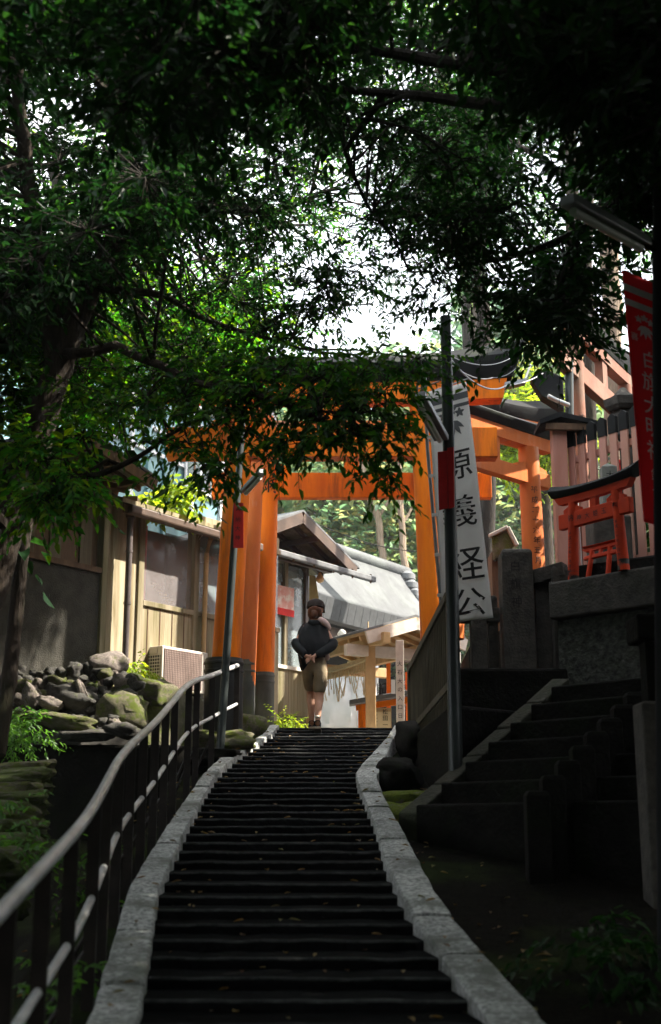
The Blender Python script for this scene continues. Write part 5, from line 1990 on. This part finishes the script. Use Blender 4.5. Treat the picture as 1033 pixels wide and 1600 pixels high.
lims.append(limb(tr, [P(140, 450, 9.8), P(260, 470, 9.6), P(380, 520, 9.2), P(470, 545, 9.0)], .04, .008, 7, .06, 10))
lims.append(limb(tr, [P(195, 365, 9.8), P(300, 330, 9.7), P(420, 330, 9.6), P(500, 300, 9.5)], .05, .010, 7, .06, 11))
lims.append(limb(tr, [P(250, 270, 9.8), P(180, 160, 9.0), P(90, 60, 8.2)], .05, .02, 7, .06, 12))
lims.append(limb(tr, [P(20, 840, 9.7), P(-60, 740, 9.2), P(-180, 600, 8.6)], .06, .02, 7, .06, 13))
tr2 = MB()
tc = []
tc += scatter(100, (-160, 300), (-120, 470), (8.0, 11.0), .36, 0, .8, 2)
tc += scatter(22, (180, 500), (60, 330), (8.6, 10.6), .30, .0, .7, 3, .8)
fine = scatter(16, (230, 430), (150, 340), (8.6, 10.6), .28, 1, 1, 94, .8) + scatter(29, (250, 560), (210, 540), (8.6, 10.8), .26, 1, 1, 90, .5) + scatter(9, (540, 720), (200, 430), (8.6, 10.8), .24, 1, 1, 92, .45) + scatter(6, (0, 120), (170, 280), (8.6, 10), .22, 1, 1, 91, .5)
back_ = scatter(24, (40, 400), (440, 540), (12.2, 13.3), .32, 1, 1, 93, 1)
cb_ = scatter(38, (50, 330), (480, 640), (11.0, 12.1), .30, 1, 1, 4, .8)
R = random.Random(8)
hang = []
for (u, v, Y, r) in [(120, 610, 9.2, .28), (180, 640, 9.0, .26), (230, 620, 8.7, .26), (290, 620, 8.6, .26), (340, 600, 8.4, .28), (400, 615, 8.2, .30), (450, 625, 8.1, .28), (500, 640, 8.0, .28), (555, 650, 7.9, .26), (590, 690, 7.9, .20),
                     (450, 680, 8.1, .19), (480, 690, 8.0, .20), (530, 685, 7.95, .20), (350, 660, 8.3, .24), (300, 700, 8.5, .20), (270, 690, 8.6, .20), (375, 635, 8.3, .22), (320, 730, 8.3, .16), (350, 745, 8.2, .13),
                     (500, 590, 8.4, .26), (450, 570, 8.6, .26), (560, 590, 8.5, .24), (540, 620, 8.2, .24), (600, 610, 8.3, .22), (480, 600, 8.4, .26), (430, 590, 8.6, .26), (520, 655, 8.0, .20), (580, 640, 8.1, .20), (390, 600, 8.6, .26), (330, 585, 8.8, .26), (610, 575, 8.6, .24), (380, 560, 8.8, .28), (300, 560, 9.0, .28), (600, 740, 7.9, .09), (520, 570, 8.8, .22), (250, 580, 9.0, .25), (650, 560, 9.0, .22)]:
    q = P(u, v, Y)
    hang.append((q.x, q.y, q.z, r * .9, .42 if v > 640 else .58))
low = []
for (u, v, Y, r) in [(90, 765, 8.8, .15), (62, 775, 8.8, .13), (115, 750, 8.8, .12), (80, 720, 9.0, .14), (40, 700, 9.2, .16), (130, 680, 9.0, .14)]:
    q = P(u, v, Y)
    low.append((q.x, q.y, q.z, r, .8))
connect(tr, tc + cb_ + low + back_, lims, .012, 1)
connect(tr, fine, lims, .006, 4)
connect(tr, hang, [lims[3], lims[4], lims[2]], .007, 2)
tr.build('trunk', M['bark'], t, smooth=True)
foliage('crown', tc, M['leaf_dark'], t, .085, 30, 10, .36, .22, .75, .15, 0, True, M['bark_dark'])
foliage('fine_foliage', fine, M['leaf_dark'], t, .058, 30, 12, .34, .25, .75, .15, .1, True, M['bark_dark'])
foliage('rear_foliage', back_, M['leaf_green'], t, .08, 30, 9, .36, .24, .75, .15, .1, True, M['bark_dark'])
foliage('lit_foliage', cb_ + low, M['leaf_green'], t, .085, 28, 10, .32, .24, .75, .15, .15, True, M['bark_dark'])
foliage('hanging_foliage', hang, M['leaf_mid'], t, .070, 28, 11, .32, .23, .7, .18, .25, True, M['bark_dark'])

t = thing('slender_tree', 'slender leaning trunk beside the bigger leaning tree at the left edge', 'tree', P(2, 1150, 10.4))
tr = MB()
l2 = [limb(tr, [P(-4, 1180, 10.2), P(8, 1090, 10.3), P(20, 990, 10.4), P(33, 880, 10.4), P(44, 790, 10.4), P(58, 690, 10.4), P(80, 600, 10.4), P(84, 520, 10.4)], .068, .045, 10, .025, 21),
      limb(tr, [P(30, 900, 10.4), P(25, 800, 10.5), P(-5, 700, 10.5), P(-60, 600, 10.5)], .03, .012, 7, .03, 22),
      limb(tr, [P(38, 830, 10.4), P(72, 700, 10.1), P(78, 640, 10.0)], .022, .010, 7, .03, 23)]
sc_ = scatter(12, (-60, 130), (480, 640), (10.0, 11.0), .26, 1, 1, 6, .8)
connect(tr, sc_, l2, .01, 3)
tr.build('trunk', M['bark'], t, smooth=True)
foliage('crown', sc_, M['leaf_green'], t, .08, 22, 9, .3, .24, .75, .15, .1, True, M['bark_dark'])

# overhanging tree, its trunk out of the picture to the right
t = thing('overhanging_tree', 'tree overhanging from the right with long dark level branches across the top', 'tree', (4.0, 6.8, -.3))
tr = MB()
l3 = [limb(tr, [(4.2, 6.6, -.4), (4.1, 6.8, 2), (3.7, 7.0, 4.2), (3.2, 7.2, 6.5)], .20, .10, 12, .08, 31),
      limb(tr, [(3.9, 6.9, 3.0), P(1010, 140, 6.6), P(880, 130, 6.8), P(770, 112, 7.0), P(640, 88, 7.1), P(520, 75, 7.2), P(430, 80, 7.2)], .075, .020, 9, .05, 32),
      limb(tr, [P(900, 132, 6.85), P(800, 165, 7.0), P(690, 153, 7.1), P(600, 145, 7.2), P(500, 128, 7.2), P(420, 150, 7.1)], .045, .016, 8, .05, 33),
      limb(tr, [P(600, 145, 7.2), P(535, 240, 7.8), P(580, 330, 8.4), P(640, 425, 8.5)], .022, .008, 6, .05, 34),
      limb(tr, [(3.9, 6.9, 2.6), P(1000, 330, 8.0), P(900, 360, 8.4), P(790, 400, 8.6), P(700, 420, 8.8)], .05, .010, 8, .06, 35),
      limb(tr, [P(900, 360, 8.4), P(880, 470, 8.8), P(820, 530, 9.2)], .025, .008, 6, .05, 36),
      limb(tr, [P(640, 150, 7.15), P(560, 190, 7.3), P(640, 200, 7.4)], .018, .008, 6, .05, 37)]
oc = scatter(76, (660, 1180), (-140, 220), (5.4, 7.6), .34, 0, .8, 12)
oc += scatter(34, (330, 700), (-140, 130), (5.6, 7.6), .32, 0, .7, 13, .9)
oc += scatter(18, (860, 1120), (190, 340), (7.4, 9.6), .30, 0, .6, 14, .9)
oc += scatter(17, (660, 900), (180, 500), (8.0, 9.6), .22, .04, .7, 15, .6)
ofine = scatter(14, (650, 800), (130, 420), (7.8, 9.2), .26, 1, 1, 96, .8) + scatter(12, (480, 720), (20, 190), (7.4, 8.8), .26, 1, 1, 97, .7) + scatter(22, (520, 820), (40, 490), (7.8, 9.2), .22, 1, 1, 16, .45)
oc += scatter(6, (780, 960), (420, 530), (8.8, 9.6), .16, 1, 1, 17, .4)
connect(tr, oc, l3[1:], .011, 5)
connect(tr, ofine, l3[1:], .006, 8)
tr.build('trunk', M['bark_dark'], t, smooth=True)
foliage('fine_foliage', ofine, M['leaf_dark'], t, .058, 28, 12, .34, .25, .75, .18, .05, True, M['bark_dark'])
foliage('crown', oc, M['leaf_dark'], t, .085, 28, 10, .36, .23, .75, .18, .05, True, M['bark_dark'])

# nearest tree, trunk behind the camera on the left
t = thing('near_tree', 'near tree whose blurred dark leaves fill the top edge of the picture', 'tree', (-3.6, 1.5, -1.5))
tr = MB()
l4 = [limb(tr, [(-3.8, 1.2, -1.6), (-3.6, 1.5, 1.2), (-3.0, 2.2, 3.0), (-1.8, 3.2, 4.0), (-.4, 4.2, 4.2), (1.0, 4.6, 4.1)], .20, .05, 12, .08, 41),
      limb(tr, [(-3.2, 2.0, 2.5), (-2.8, 4.2, 4.0), (-2.0, 5.6, 4.8)], .09, .03, 9, .06, 42),
      limb(tr, [(-3.0, 2.2, 3.0), (-1.5, .6, 4.4), (.8, -.8, 5.0), (2.6, -1.6, 5.2)], .10, .03, 9, .06, 43),
      limb(tr, [(-1.8, 3.2, 4.0), (.4, 2.6, 4.6), (2.4, 2.4, 5.0)], .06, .02, 8, .06, 44)]
nc = scatter(40, (-200, 1150), (-170, 60), (4.2, 6.4), .28, 0, .6, 22)
nc += scatter(16, (-150, 460), (40, 230), (4.6, 6.8), .22, 0, .7, 23, .7)
nc += scatter(9, (640, 1120), (60, 220), (5.0, 6.8), .22, 0, .8, 24, .6)
R = random.Random(44)
sh = [(R.uniform(-4.5, 5), R.uniform(-5, 4.2), R.uniform(4.3, 6.0), R.uniform(.6, .9), 1.0) for _ in range(85)]
connect(tr, nc + sh, l4, .014, 6)
tr.build('trunk', M['bark_dark'], t, smooth=True)
foliage('crown', nc, M['leaf_dark'], t, .082, 24, 9, .32, .23, .75, .15, .05, True, M['bark_dark'])
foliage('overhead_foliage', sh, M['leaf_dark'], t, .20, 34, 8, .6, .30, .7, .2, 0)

# shade trees out of view, some of them added to darken the foreground
def crown_pts(n, c, rad, seed, rr=(.7, 1.1)):
    R = random.Random(seed)
    out = []
    for _ in range(n):
        d = V((R.gauss(0, 1), R.gauss(0, 1), R.gauss(0, 1))).normalized() * R.random() ** .4
        out.append((c[0] + d.x * rad[0], c[1] + d.y * rad[1], c[2] + d.z * rad[2], R.uniform(*rr), 1))
    return out


def shade_tree(label, base, c, rad, n, seed, L=.20, m='leaf_dark', bark='bark_dark'):
    t = thing('broadleaf_tree', label, 'tree', base)
    tr = MB()
    cl = crown_pts(n, c, rad, seed)
    l_ = [limb(tr, [base, V(base).lerp(V(c), .5) + V((.2, -.1, 0)), V(c) + V((0, 0, rad[2] * .5))], .22, .06, 10, .12, seed)]
    connect(tr, cl, l_, .03, seed)
    tr.build('trunk', M[bark], t, smooth=True)
    foliage('crown', cl, M[m], t, L, 40, 8, .7, .30, .8, .2, 0)
    return t


shade_tree('dense dark tree on the right terrace beside the shaded side stairs', (6.2, 8.0, 2.0), (5.6, 8.5, 5.8), (1.9, 3.6, 2.9), 70, 51)
shade_tree('dense dark tree higher on the right terrace behind the red banner', (7.5, 11.0, 2.0), (7.2, 11.2, 7.6), (2.2, 1.8, 2.8), 44, 52)
shade_tree('dense dark tree at the right near the foot of the stairs', (5.6, 2.8, -1.2), (5.0, 3.4, 4.0), (1.8, 3.0, 3.4), 64, 53)
shade_tree('dense dark tree behind the handrail at the left near the foot of the stairs', (-5.2, 5.0, -1.2), (-4.6, 5.2, 3.4), (1.8, 3.6, 3.4), 48, 54)
shade_tree('dense dark tree behind the leaning tree at the left edge', (-5.4, 10.6, .2), (-5.0, 10.8, 4.6), (1.9, 1.9, 3.2), 40, 55)

shade_tree('unseen low bushy tree added right of the sideways gate to shade the stairs', (5.2, 14.6, 2.0), (4.95, 14.5, 3.6), (.8, 2.3, 1.7), 40, 56, .14)  # added out of view to keep direct sun off the stairs
shade_tree('dense shade tree added behind the viewer, left of the path', (-3.6, -5.5, -1.6), (-3.2, -5.5, 1.8), (2.6, 2.4, 3.6), 46, 57, .30)  # trees behind the camera are added to keep sky light off the steps
shade_tree('dense shade tree added behind the viewer, right of the path', (3.6, -6.0, -1.6), (3.0, -5.8, 1.8), (2.6, 2.4, 3.6), 46, 58, .30)
shade_tree('tall dense shade tree added over the path behind the viewer', (.6, -9.0, -1.6), (.2, -8.4, 3.2), (3.0, 2.0, 4.6), 50, 59, .32)
shade_tree('broad unseen shade tree at the lower left outside the handrail', (-4.6, .2, -1.6), (-4.4, .2, 2.2), (1.4, 2.6, 3.2), 44, 60, .24)  # out of view, stands here for its shade on the foreground
shade_tree('broad unseen shade tree added at the lower right outside the stairs', (4.8, -1.4, -1.6), (4.4, -1.4, 2.2), (1.4, 2.6, 3.2), 60, 61, .24)  # unseen, crown thickened to block sun patches on the ground

t = thing('shading_tree', 'dark tree added over the pink fence from the right to shade the stucco wall', 'tree', (4.6, 13.2, 2.1))  # added tree, crown laid along the sun's path to the stucco
tr = MB()
l5 = [limb(tr, [(4.7, 13.2, 2.0), (4.5, 13.1, 4.2), (4.0, 13.0, 6.4), (3.4, 13.0, 8.6)], .17, .07, 10, .08, 70),
      limb(tr, [(4.2, 13.0, 5.6), (3.0, 13.0, 6.9), (1.9, 12.9, 7.6), (1.0, 12.9, 7.0)], .06, .012, 7, .06, 71)]
R = random.Random(71)
sc2 = []
while len(sc2) < 34:
    x = R.uniform(1.5, 3.7)
    q = V((x, R.uniform(13.15, 13.9), 2.3 + (x + 3) * 1.037 + R.uniform(.1, 1.5)))
    y_ = (q.z * ct - q.y * st) / (q.y * ct + q.z * st)
    u_ = 516.5 + q.x / (q.y * ct + q.z * st) * FPX
    if ((u_ - 838) / 80) ** 2 + ((800 - y_ * FPX - 252) / 75) ** 2 < 1:
        continue
    sc2.append((q.x, q.y, q.z, .34, 1))
connect(tr, sc2, l5, .012, 9)
tr.build('trunk', M['bark_dark'], t, smooth=True)
foliage('crown', sc2, M['leaf_dark'], t, .085, 30, 10, .36, .24, .75, .18, .05, True, M['bark_dark'])

# trees beyond the gates at middle distance
def mid_tree(label, base, pts, r0, r1, clumps, m, L, twigs=30, bark='bark', hang_=.1, per=9, wr=.22, tl=.5, name='woodland_tree', limbs=()):
    t = thing(name, label, 'tree', base)
    tr = MB()
    l_ = [limb(tr, pts, r0, r1, 12, .06, int(base[0] * 10) % 50)]
    for q in limbs:
        l_.append(limb(tr, q, r1 * .7, r1 * .25, 7, .06, 4))
    connect(tr, clumps, l_, .02, 7)
    tr.build('trunk', M[bark], t, smooth=True)
    foliage('crown', clumps, M[m], t, L, twigs, per, tl, wr, .8, .2, hang_, True, M['bark_dark'])
    return t


b0 = P(755, 640, 19)
mid_tree('tree with a straight trunk rising above the black gate roof, drooping pale foliage', (b0.x, 19, 2.1), [(b0.x, 19, 2.1), P(755, 560, 19), P(748, 400, 19), P(752, 270, 19), P(760, 90, 19)], .125, .09,
         scatter(28, (610, 840), (150, 430), (18.2, 20), .5, .3, .7, 61, .6), 'leaf_conifer', .13, 30, 'bark_dark', .7, 10, .10)
mid_tree('tall cedar with pale peeling bark behind the red banner', (P(957, 700, 17).x, 17, 2.1), [(P(957, 700, 17).x, 17, 2.1), P(958, 640, 17), P(956, 500, 17), P(950, 390, 17), P(948, 200, 17), P(948, -50, 17)], .155, .13,
         scatter(34, (880, 1060), (-120, 130), (16.5, 18), .5, .6, 1, 62, .8), 'leaf_conifer', .13, 28, 'bark_pale', .6, 10, .10, name='cedar')
mid_tree('dark cedar trunk between the floodlight and the tall weathered gate', (P(897, 660, 17.8).x, 17.8, 2.1), [(P(897, 660, 17.8).x, 17.8, 2.1), P(897, 600, 17.8), P(895, 480, 17.8), P(893, 300, 17.8), P(890, 0, 17.8)], .115, .09,
         scatter(24, (820, 960), (-60, 160), (18, 19), .45, .3, 1, 63, .8), 'leaf_conifer', .13, 26, 'bark', .6, 10, .10, name='cedar')
mid_tree('dark trunk just left of the pale cedar, behind the weathered gate', (P(921, 660, 18.4).x, 18.4, 2.1), [(P(921, 660, 18.4).x, 18.4, 2.1), P(921, 600, 18.4), P(918, 400, 18.4), P(916, 100, 18.4)], .10, .08,
         scatter(18, (870, 1000), (-60, 160), (18.4, 19.5), .55, .2, 1, 64, .8), 'leaf_conifer', .13, 26, 'bark', .6, 10, .10, name='cedar')
mid_tree('bright leafy tree behind the sideways gate, lit from behind', (P(850, 800, 23).x, 23, 2.1), [(P(850, 800, 23).x, 23, 2.1), P(850, 700, 23), P(840, 600, 23)], .14, .08,
         scatter(30, (770, 900), (600, 720), (21.5, 24), .5, 1, 1, 65, 1), 'leaf_lime', .13, 30, 'bark', .1)
mid_tree('broad leafy tree above the black gate roof, thin branches against the bright sky', (-3.9, 23, 1.3), [(-3.9, 23, 1.3), (-3.8, 23, 5), P(215, 480, 22.5), P(250, 330, 22), P(300, 180, 22)], .2, .08,
         scatter(30, (240, 560), (200, 540), (19.5, 23), .5, .3, .9, 66, .42), 'leaf_green', .13, 28, 'bark_dark', .1, limbs=[[P(225, 430, 22.5), P(340, 400, 21.5), P(440, 350, 21)], [P(235, 400, 22.5), P(330, 300, 22), P(400, 230, 21.5)]])
mid_tree('leafy tree at the upper left behind the leaning tree, bright between dark leaves', (-5.8, 19, 1.45), [(-5.8, 19, 1.45), (-5.6, 19, 5), P(120, 420, 18.5), P(80, 250, 18)], .2, .08,
         scatter(30, (-60, 240), (200, 560), (16.5, 19.5), .5, .3, 1, 67, .5), 'leaf_green', .13, 28, 'bark_dark', .1)
mid_tree('leafy tree at the upper right above the red banner', (8.2, 25, 2.1), [(8.2, 25, 2.1), (7.9, 25, 6), P(1060, 250, 24.5), P(960, 80, 24)], .22, .09,
         scatter(50, (700, 1180), (-40, 400), (22, 25), .65, .05, .95, 68, .9), 'leaf_green', .13, 28, 'bark_dark', .1)
mid_tree('tall leafy tree behind everything at the top centre', (3.3, 26, 2.1), [(3.3, 26, 2.1), (3.2, 26, 6), P(720, 300, 25.5), P(680, 60, 24)], .25, .1,
         scatter(34, (540, 800), (-60, 200), (22, 26), .7, .10, .9, 69, .7), 'leaf_green', .16, 28, 'bark_dark', .1)

# wooded hillside: three trees, copied
protos = []
for i, (lab, hgt, rad, m, L, bk, ns) in enumerate((('pale green broadleaf tree on the wooded hillside beyond the gates', 9, (2.6, 2.6, 3.2), 'leaf_far', .22, 'bark_pale', 70),
                                                   ('darker green tree with a tall crown on the wooded hillside beyond the gates', 11, (2.2, 2.2, 4.2), 'leaf_conifer', .24, 'bark', 70),
                                                   ('bushy tree with yellowing leaves on the wooded hillside beyond the gates', 6.5, (2.4, 2.4, 2.4), 'leaf_far', .20, 'bark_pale', 60))):
    t = thing('hillside_tree', lab, 'tree', (0, 0, 0), 0, 'trees on the wooded hillside')
    tr = MB()
    cl = crown_pts(ns, (0, 0, hgt - rad[2]), rad, 80 + i, (.5, .9))
    l_ = [limb(tr, [(0, 0, -.6), (.15, .1, hgt * .4), (-.1, 0, hgt * .85)], .20, .06, 9, .25, i + 5)]
    connect(tr, cl, l_, .035, i)
    tr.build('trunk', M[bk], t, smooth=True)
    foliage('crown', cl, M[m], t, L, 26, 8, .75, .30, .85, .2, .05)
    protos.append(t)
R = random.Random(77)
spots = []
for (y0, y1, n, xr) in ((33, 36, 11, (-6, 12)), (37, 41, 14, (-9, 15)), (42, 48, 17, (-12, 18))):
    for i in range(n):
        x = xr[0] + (xr[1] - xr[0]) * (i + R.uniform(.1, .9)) / n
        spots.append((x, R.uniform(y0, y1)))
for k, (x, y) in enumerate(spots):
    p = protos[k % 3 if y > 38 else (2 if k % 2 else 0)]
    s_ = R.uniform(.8, 1.15)
    if y > 41:
        s_ *= .85
    loc = (x, y, gz(x, y) - .1)
    if k < 3:
        p = protos[k]
        p.location = loc
        p.rotation_euler = (0, 0, R.uniform(0, 6))
        ROOT[p] = zrot(0, loc)
    else:
        dup(p, loc, R.uniform(0, 6.28), (s_, s_, s_ * R.uniform(.9, 1.15)))
# pale leaning trunks in front of the wood
for i, (pix, lab) in enumerate((([(600, 880), (590, 810), (578, 770)], 'pale leaning trunk in the wood, seen through the middle of the gate'),
                                ([(630, 870), (627, 820), (626, 770)], 'pale upright trunk in the wood, seen through the right of the gate'))):
    t = thing('bare_tree', lab, 'tree', P(pix[0][0], pix[0][1] + 40, 32))
    tr = MB()
    a = [P(u, v, 32) for u, v in pix]
    a = [a[0] + (a[0] - a[1]) * 1.6] + a + [a[-1] + (a[-1] - a[-2]) * 2.0]
    limb(tr, a, .105, .07, 9, .08, 60 + i)
    limb(tr, [a[2], a[2] + V((.5, .2, .8)), a[2] + V((.7, .3, 1.9))], .045, .02, 7, .08, 66 + i)
    tr.build('trunk', M['bark_pale'], t, smooth=True)

# vine on the house gutter
vt = thing('vine', 'fresh green vine growing over the house gutter', 'vine', P(265, 800, 14.9))
vc = []
for (u, v, r) in [(222, 782, .10), (238, 787, .12), (252, 792, .13), (266, 798, .14), (280, 800, .12), (292, 795, .12), (285, 775, .12), (276, 755, .13), (292, 765, .10), (298, 780, .10), (262, 765, .10)]:
    q = P(u, v, 14.9 + (u - 260) * .006)
    vc.append((q.x, q.y, q.z, r, 1))
foliage('leaves', vc, M['leaf_lime'], vt, .10, 11, 5, .16, .34, .8, .1, .2)
dv = MB()
for i in range(26):
    u = 290 + R.uniform(0, 48)
    q = P(u, 812 + (u - 290) * .38, 15.15 + (u - 290) * .004)
    dv.tube([q, q + V((R.uniform(-.08, .08), -.02, -.05)), q + V((R.uniform(-.12, .12), -.03, R.uniform(-.16, -.04)))], .004, 4)
dv.build('dry_stems', M['whitewood'], vt)

# low plants: ferns and weeds
def plant(name, label, pts, m, L, group=None, wr=.2, tl=.25, hang_=.2, tw=14, per=9):
    t = thing(name, label, 'plant', V(pts[0][:3]) - V((0, 0, pts[0][3])), 0, group)
    foliage('leaves', pts, M[m], t, L, tw, per, tl, wr, .6, .25, hang_)
    return t
for i, (u, v, Y) in enumerate([(30, 1120, 11.6), (12, 1140, 11.4), (50, 1128, 11.8), (60, 1150, 11.7), (5, 1165, 11.2), (28, 1160, 11.4)]):
    q = P(u, v, Y)
    plant('fern', 'small green fern among the stones left of the handrail, below the slender trunk', [(q.x, q.y, q.z, .11, 1)], 'fern', .055, 'ferns by the slender trunk')
for i, (u, v, Y) in enumerate([(20, 1300, 8.2), (40, 1330, 7.8), (8, 1260, 8.6), (5, 1340, 7.6)]):
    q = P(u, v, Y)
    plant('fern', 'green fern on the mossy stone edging at the far left', [(q.x, q.y, q.z, .13, 1)], 'fern', .06, 'ferns on the mossy edging')
for i, (u, v, Y) in enumerate([(195, 1042, 13.4), (208, 1046, 13.5), (220, 1048, 13.6), (236, 1052, 13.8)]):
    q = P(u, v, Y)
    plant('weed', 'bright little weed at the foot of the plywood wall', [(q.x, q.y, q.z, .07, 1)], 'leaf_lime', .05, 'weeds below the drain pipe')
for i, (u, v, Y) in enumerate([(90, 1430, 5.9), (118, 1350, 7.6), (160, 1290, 8.8), (100, 1500, 5.2)]):
    q = P(u, v, Y)
    q.z = gz(q.x, q.y) + .08
    plant('weed', 'dim green weed growing behind the handrail posts', [(q.x, q.y, q.z, .13, 1)], 'fern', .06, 'weeds behind the handrail')
for i, (u, v, Y) in enumerate([(960, 1430, 6.2), (1010, 1480, 5.8), (900, 1480, 6.0)]):
    q = P(u, v, Y)
    plant('shrub', 'dim dark shrub in the shade at the lower right', [(q.x, q.y, q.z - .1, .28, 1.3)], 'leaf_dark', .07, 'shrubs in the lower right shade')
for i, (u, v, Y) in enumerate([(440, 1128, 16.6), (455, 1130, 16.9), (470, 1132, 17.2), (430, 1124, 16.3)]):
    q = P(u, v, Y)
    plant('weed', 'mossy tuft below the kiosk wall beside the top of the stairs', [(q.x, q.y, q.z, .10, 1.2)], 'leaf_lime', .05, 'tufts below the kiosk')


# fallen leaves on the steps, kerbs and the ground beside them
R = random.Random(31)
lp, ldr, lup = [], [], []
for i in range(420):
    if i < 170:
        n = R.randrange(2, 44)
        Y = YTOP - TR * n + R.uniform(.04, .26)
        x = R.uniform(interp(LI, Y) + .02, interp(RI, Y) - .02)
        if R.random() < .55:
            x = interp(LI, Y) + .03 + R.random() ** 2 * .25 if R.random() < .5 else interp(RI, Y) - .03 - R.random() ** 2 * .25
        z = pz(YTOP - TR * n) + .010
    elif i < 230:
        Y = R.uniform(3.5, 14.5)
        IN_, OUT_ = (LI, LO) if R.random() < .5 else (RI, RO)
        x = interp(IN_, Y) + (interp(OUT_, Y) - interp(IN_, Y)) * R.uniform(.1, .9)
        z = pz(Y) + .055
    else:
        Y = R.uniform(4.0, 12.0)
        x = interp(LO, Y) - R.uniform(.02, .6) if R.random() < .6 else interp(RO, Y) + R.uniform(.02, .5)
        z = gz(x, Y) + .012
    a = R.uniform(0, 6.28)
    lp.append((x, Y, z))
    ldr.append((math.cos(a), math.sin(a), R.uniform(-.05, .15)))
    lup.append((R.uniform(-.2, .2), R.uniform(-.2, .2), 1))
v_, f_ = leaf_arrays(np.array(lp), np.array(ldr), np.array(lup), .055 * (.6 + .6 * NR.random(len(lp))), .24)
o = np_mesh('fallen_leaves', v_, f_, M['litter'], None)
o['kind'] = 'stuff'

# thin sunlit air over the whole place
hz_ = MB().box((-150, -65, -6), (150, 245, 46))
hzm = bpy.data.materials.new('haze')
hzm.use_nodes = True
hn_ = hzm.node_tree.nodes
hn_.remove(hn_['Principled BSDF'])
pvol = hn_.new('ShaderNodeVolumePrincipled')
pvol.inputs['Color'].default_value = (.95, .97, 1, 1)
pvol.inputs['Density'].default_value = .0011
pvol.inputs['Anisotropy'].default_value = .2
hzm.node_tree.links.new(pvol.outputs[0], hn_['Material Output'].inputs['Volume'])
hz_ = hz_.build('haze', hzm)
hz_['kind'] = 'stuff'
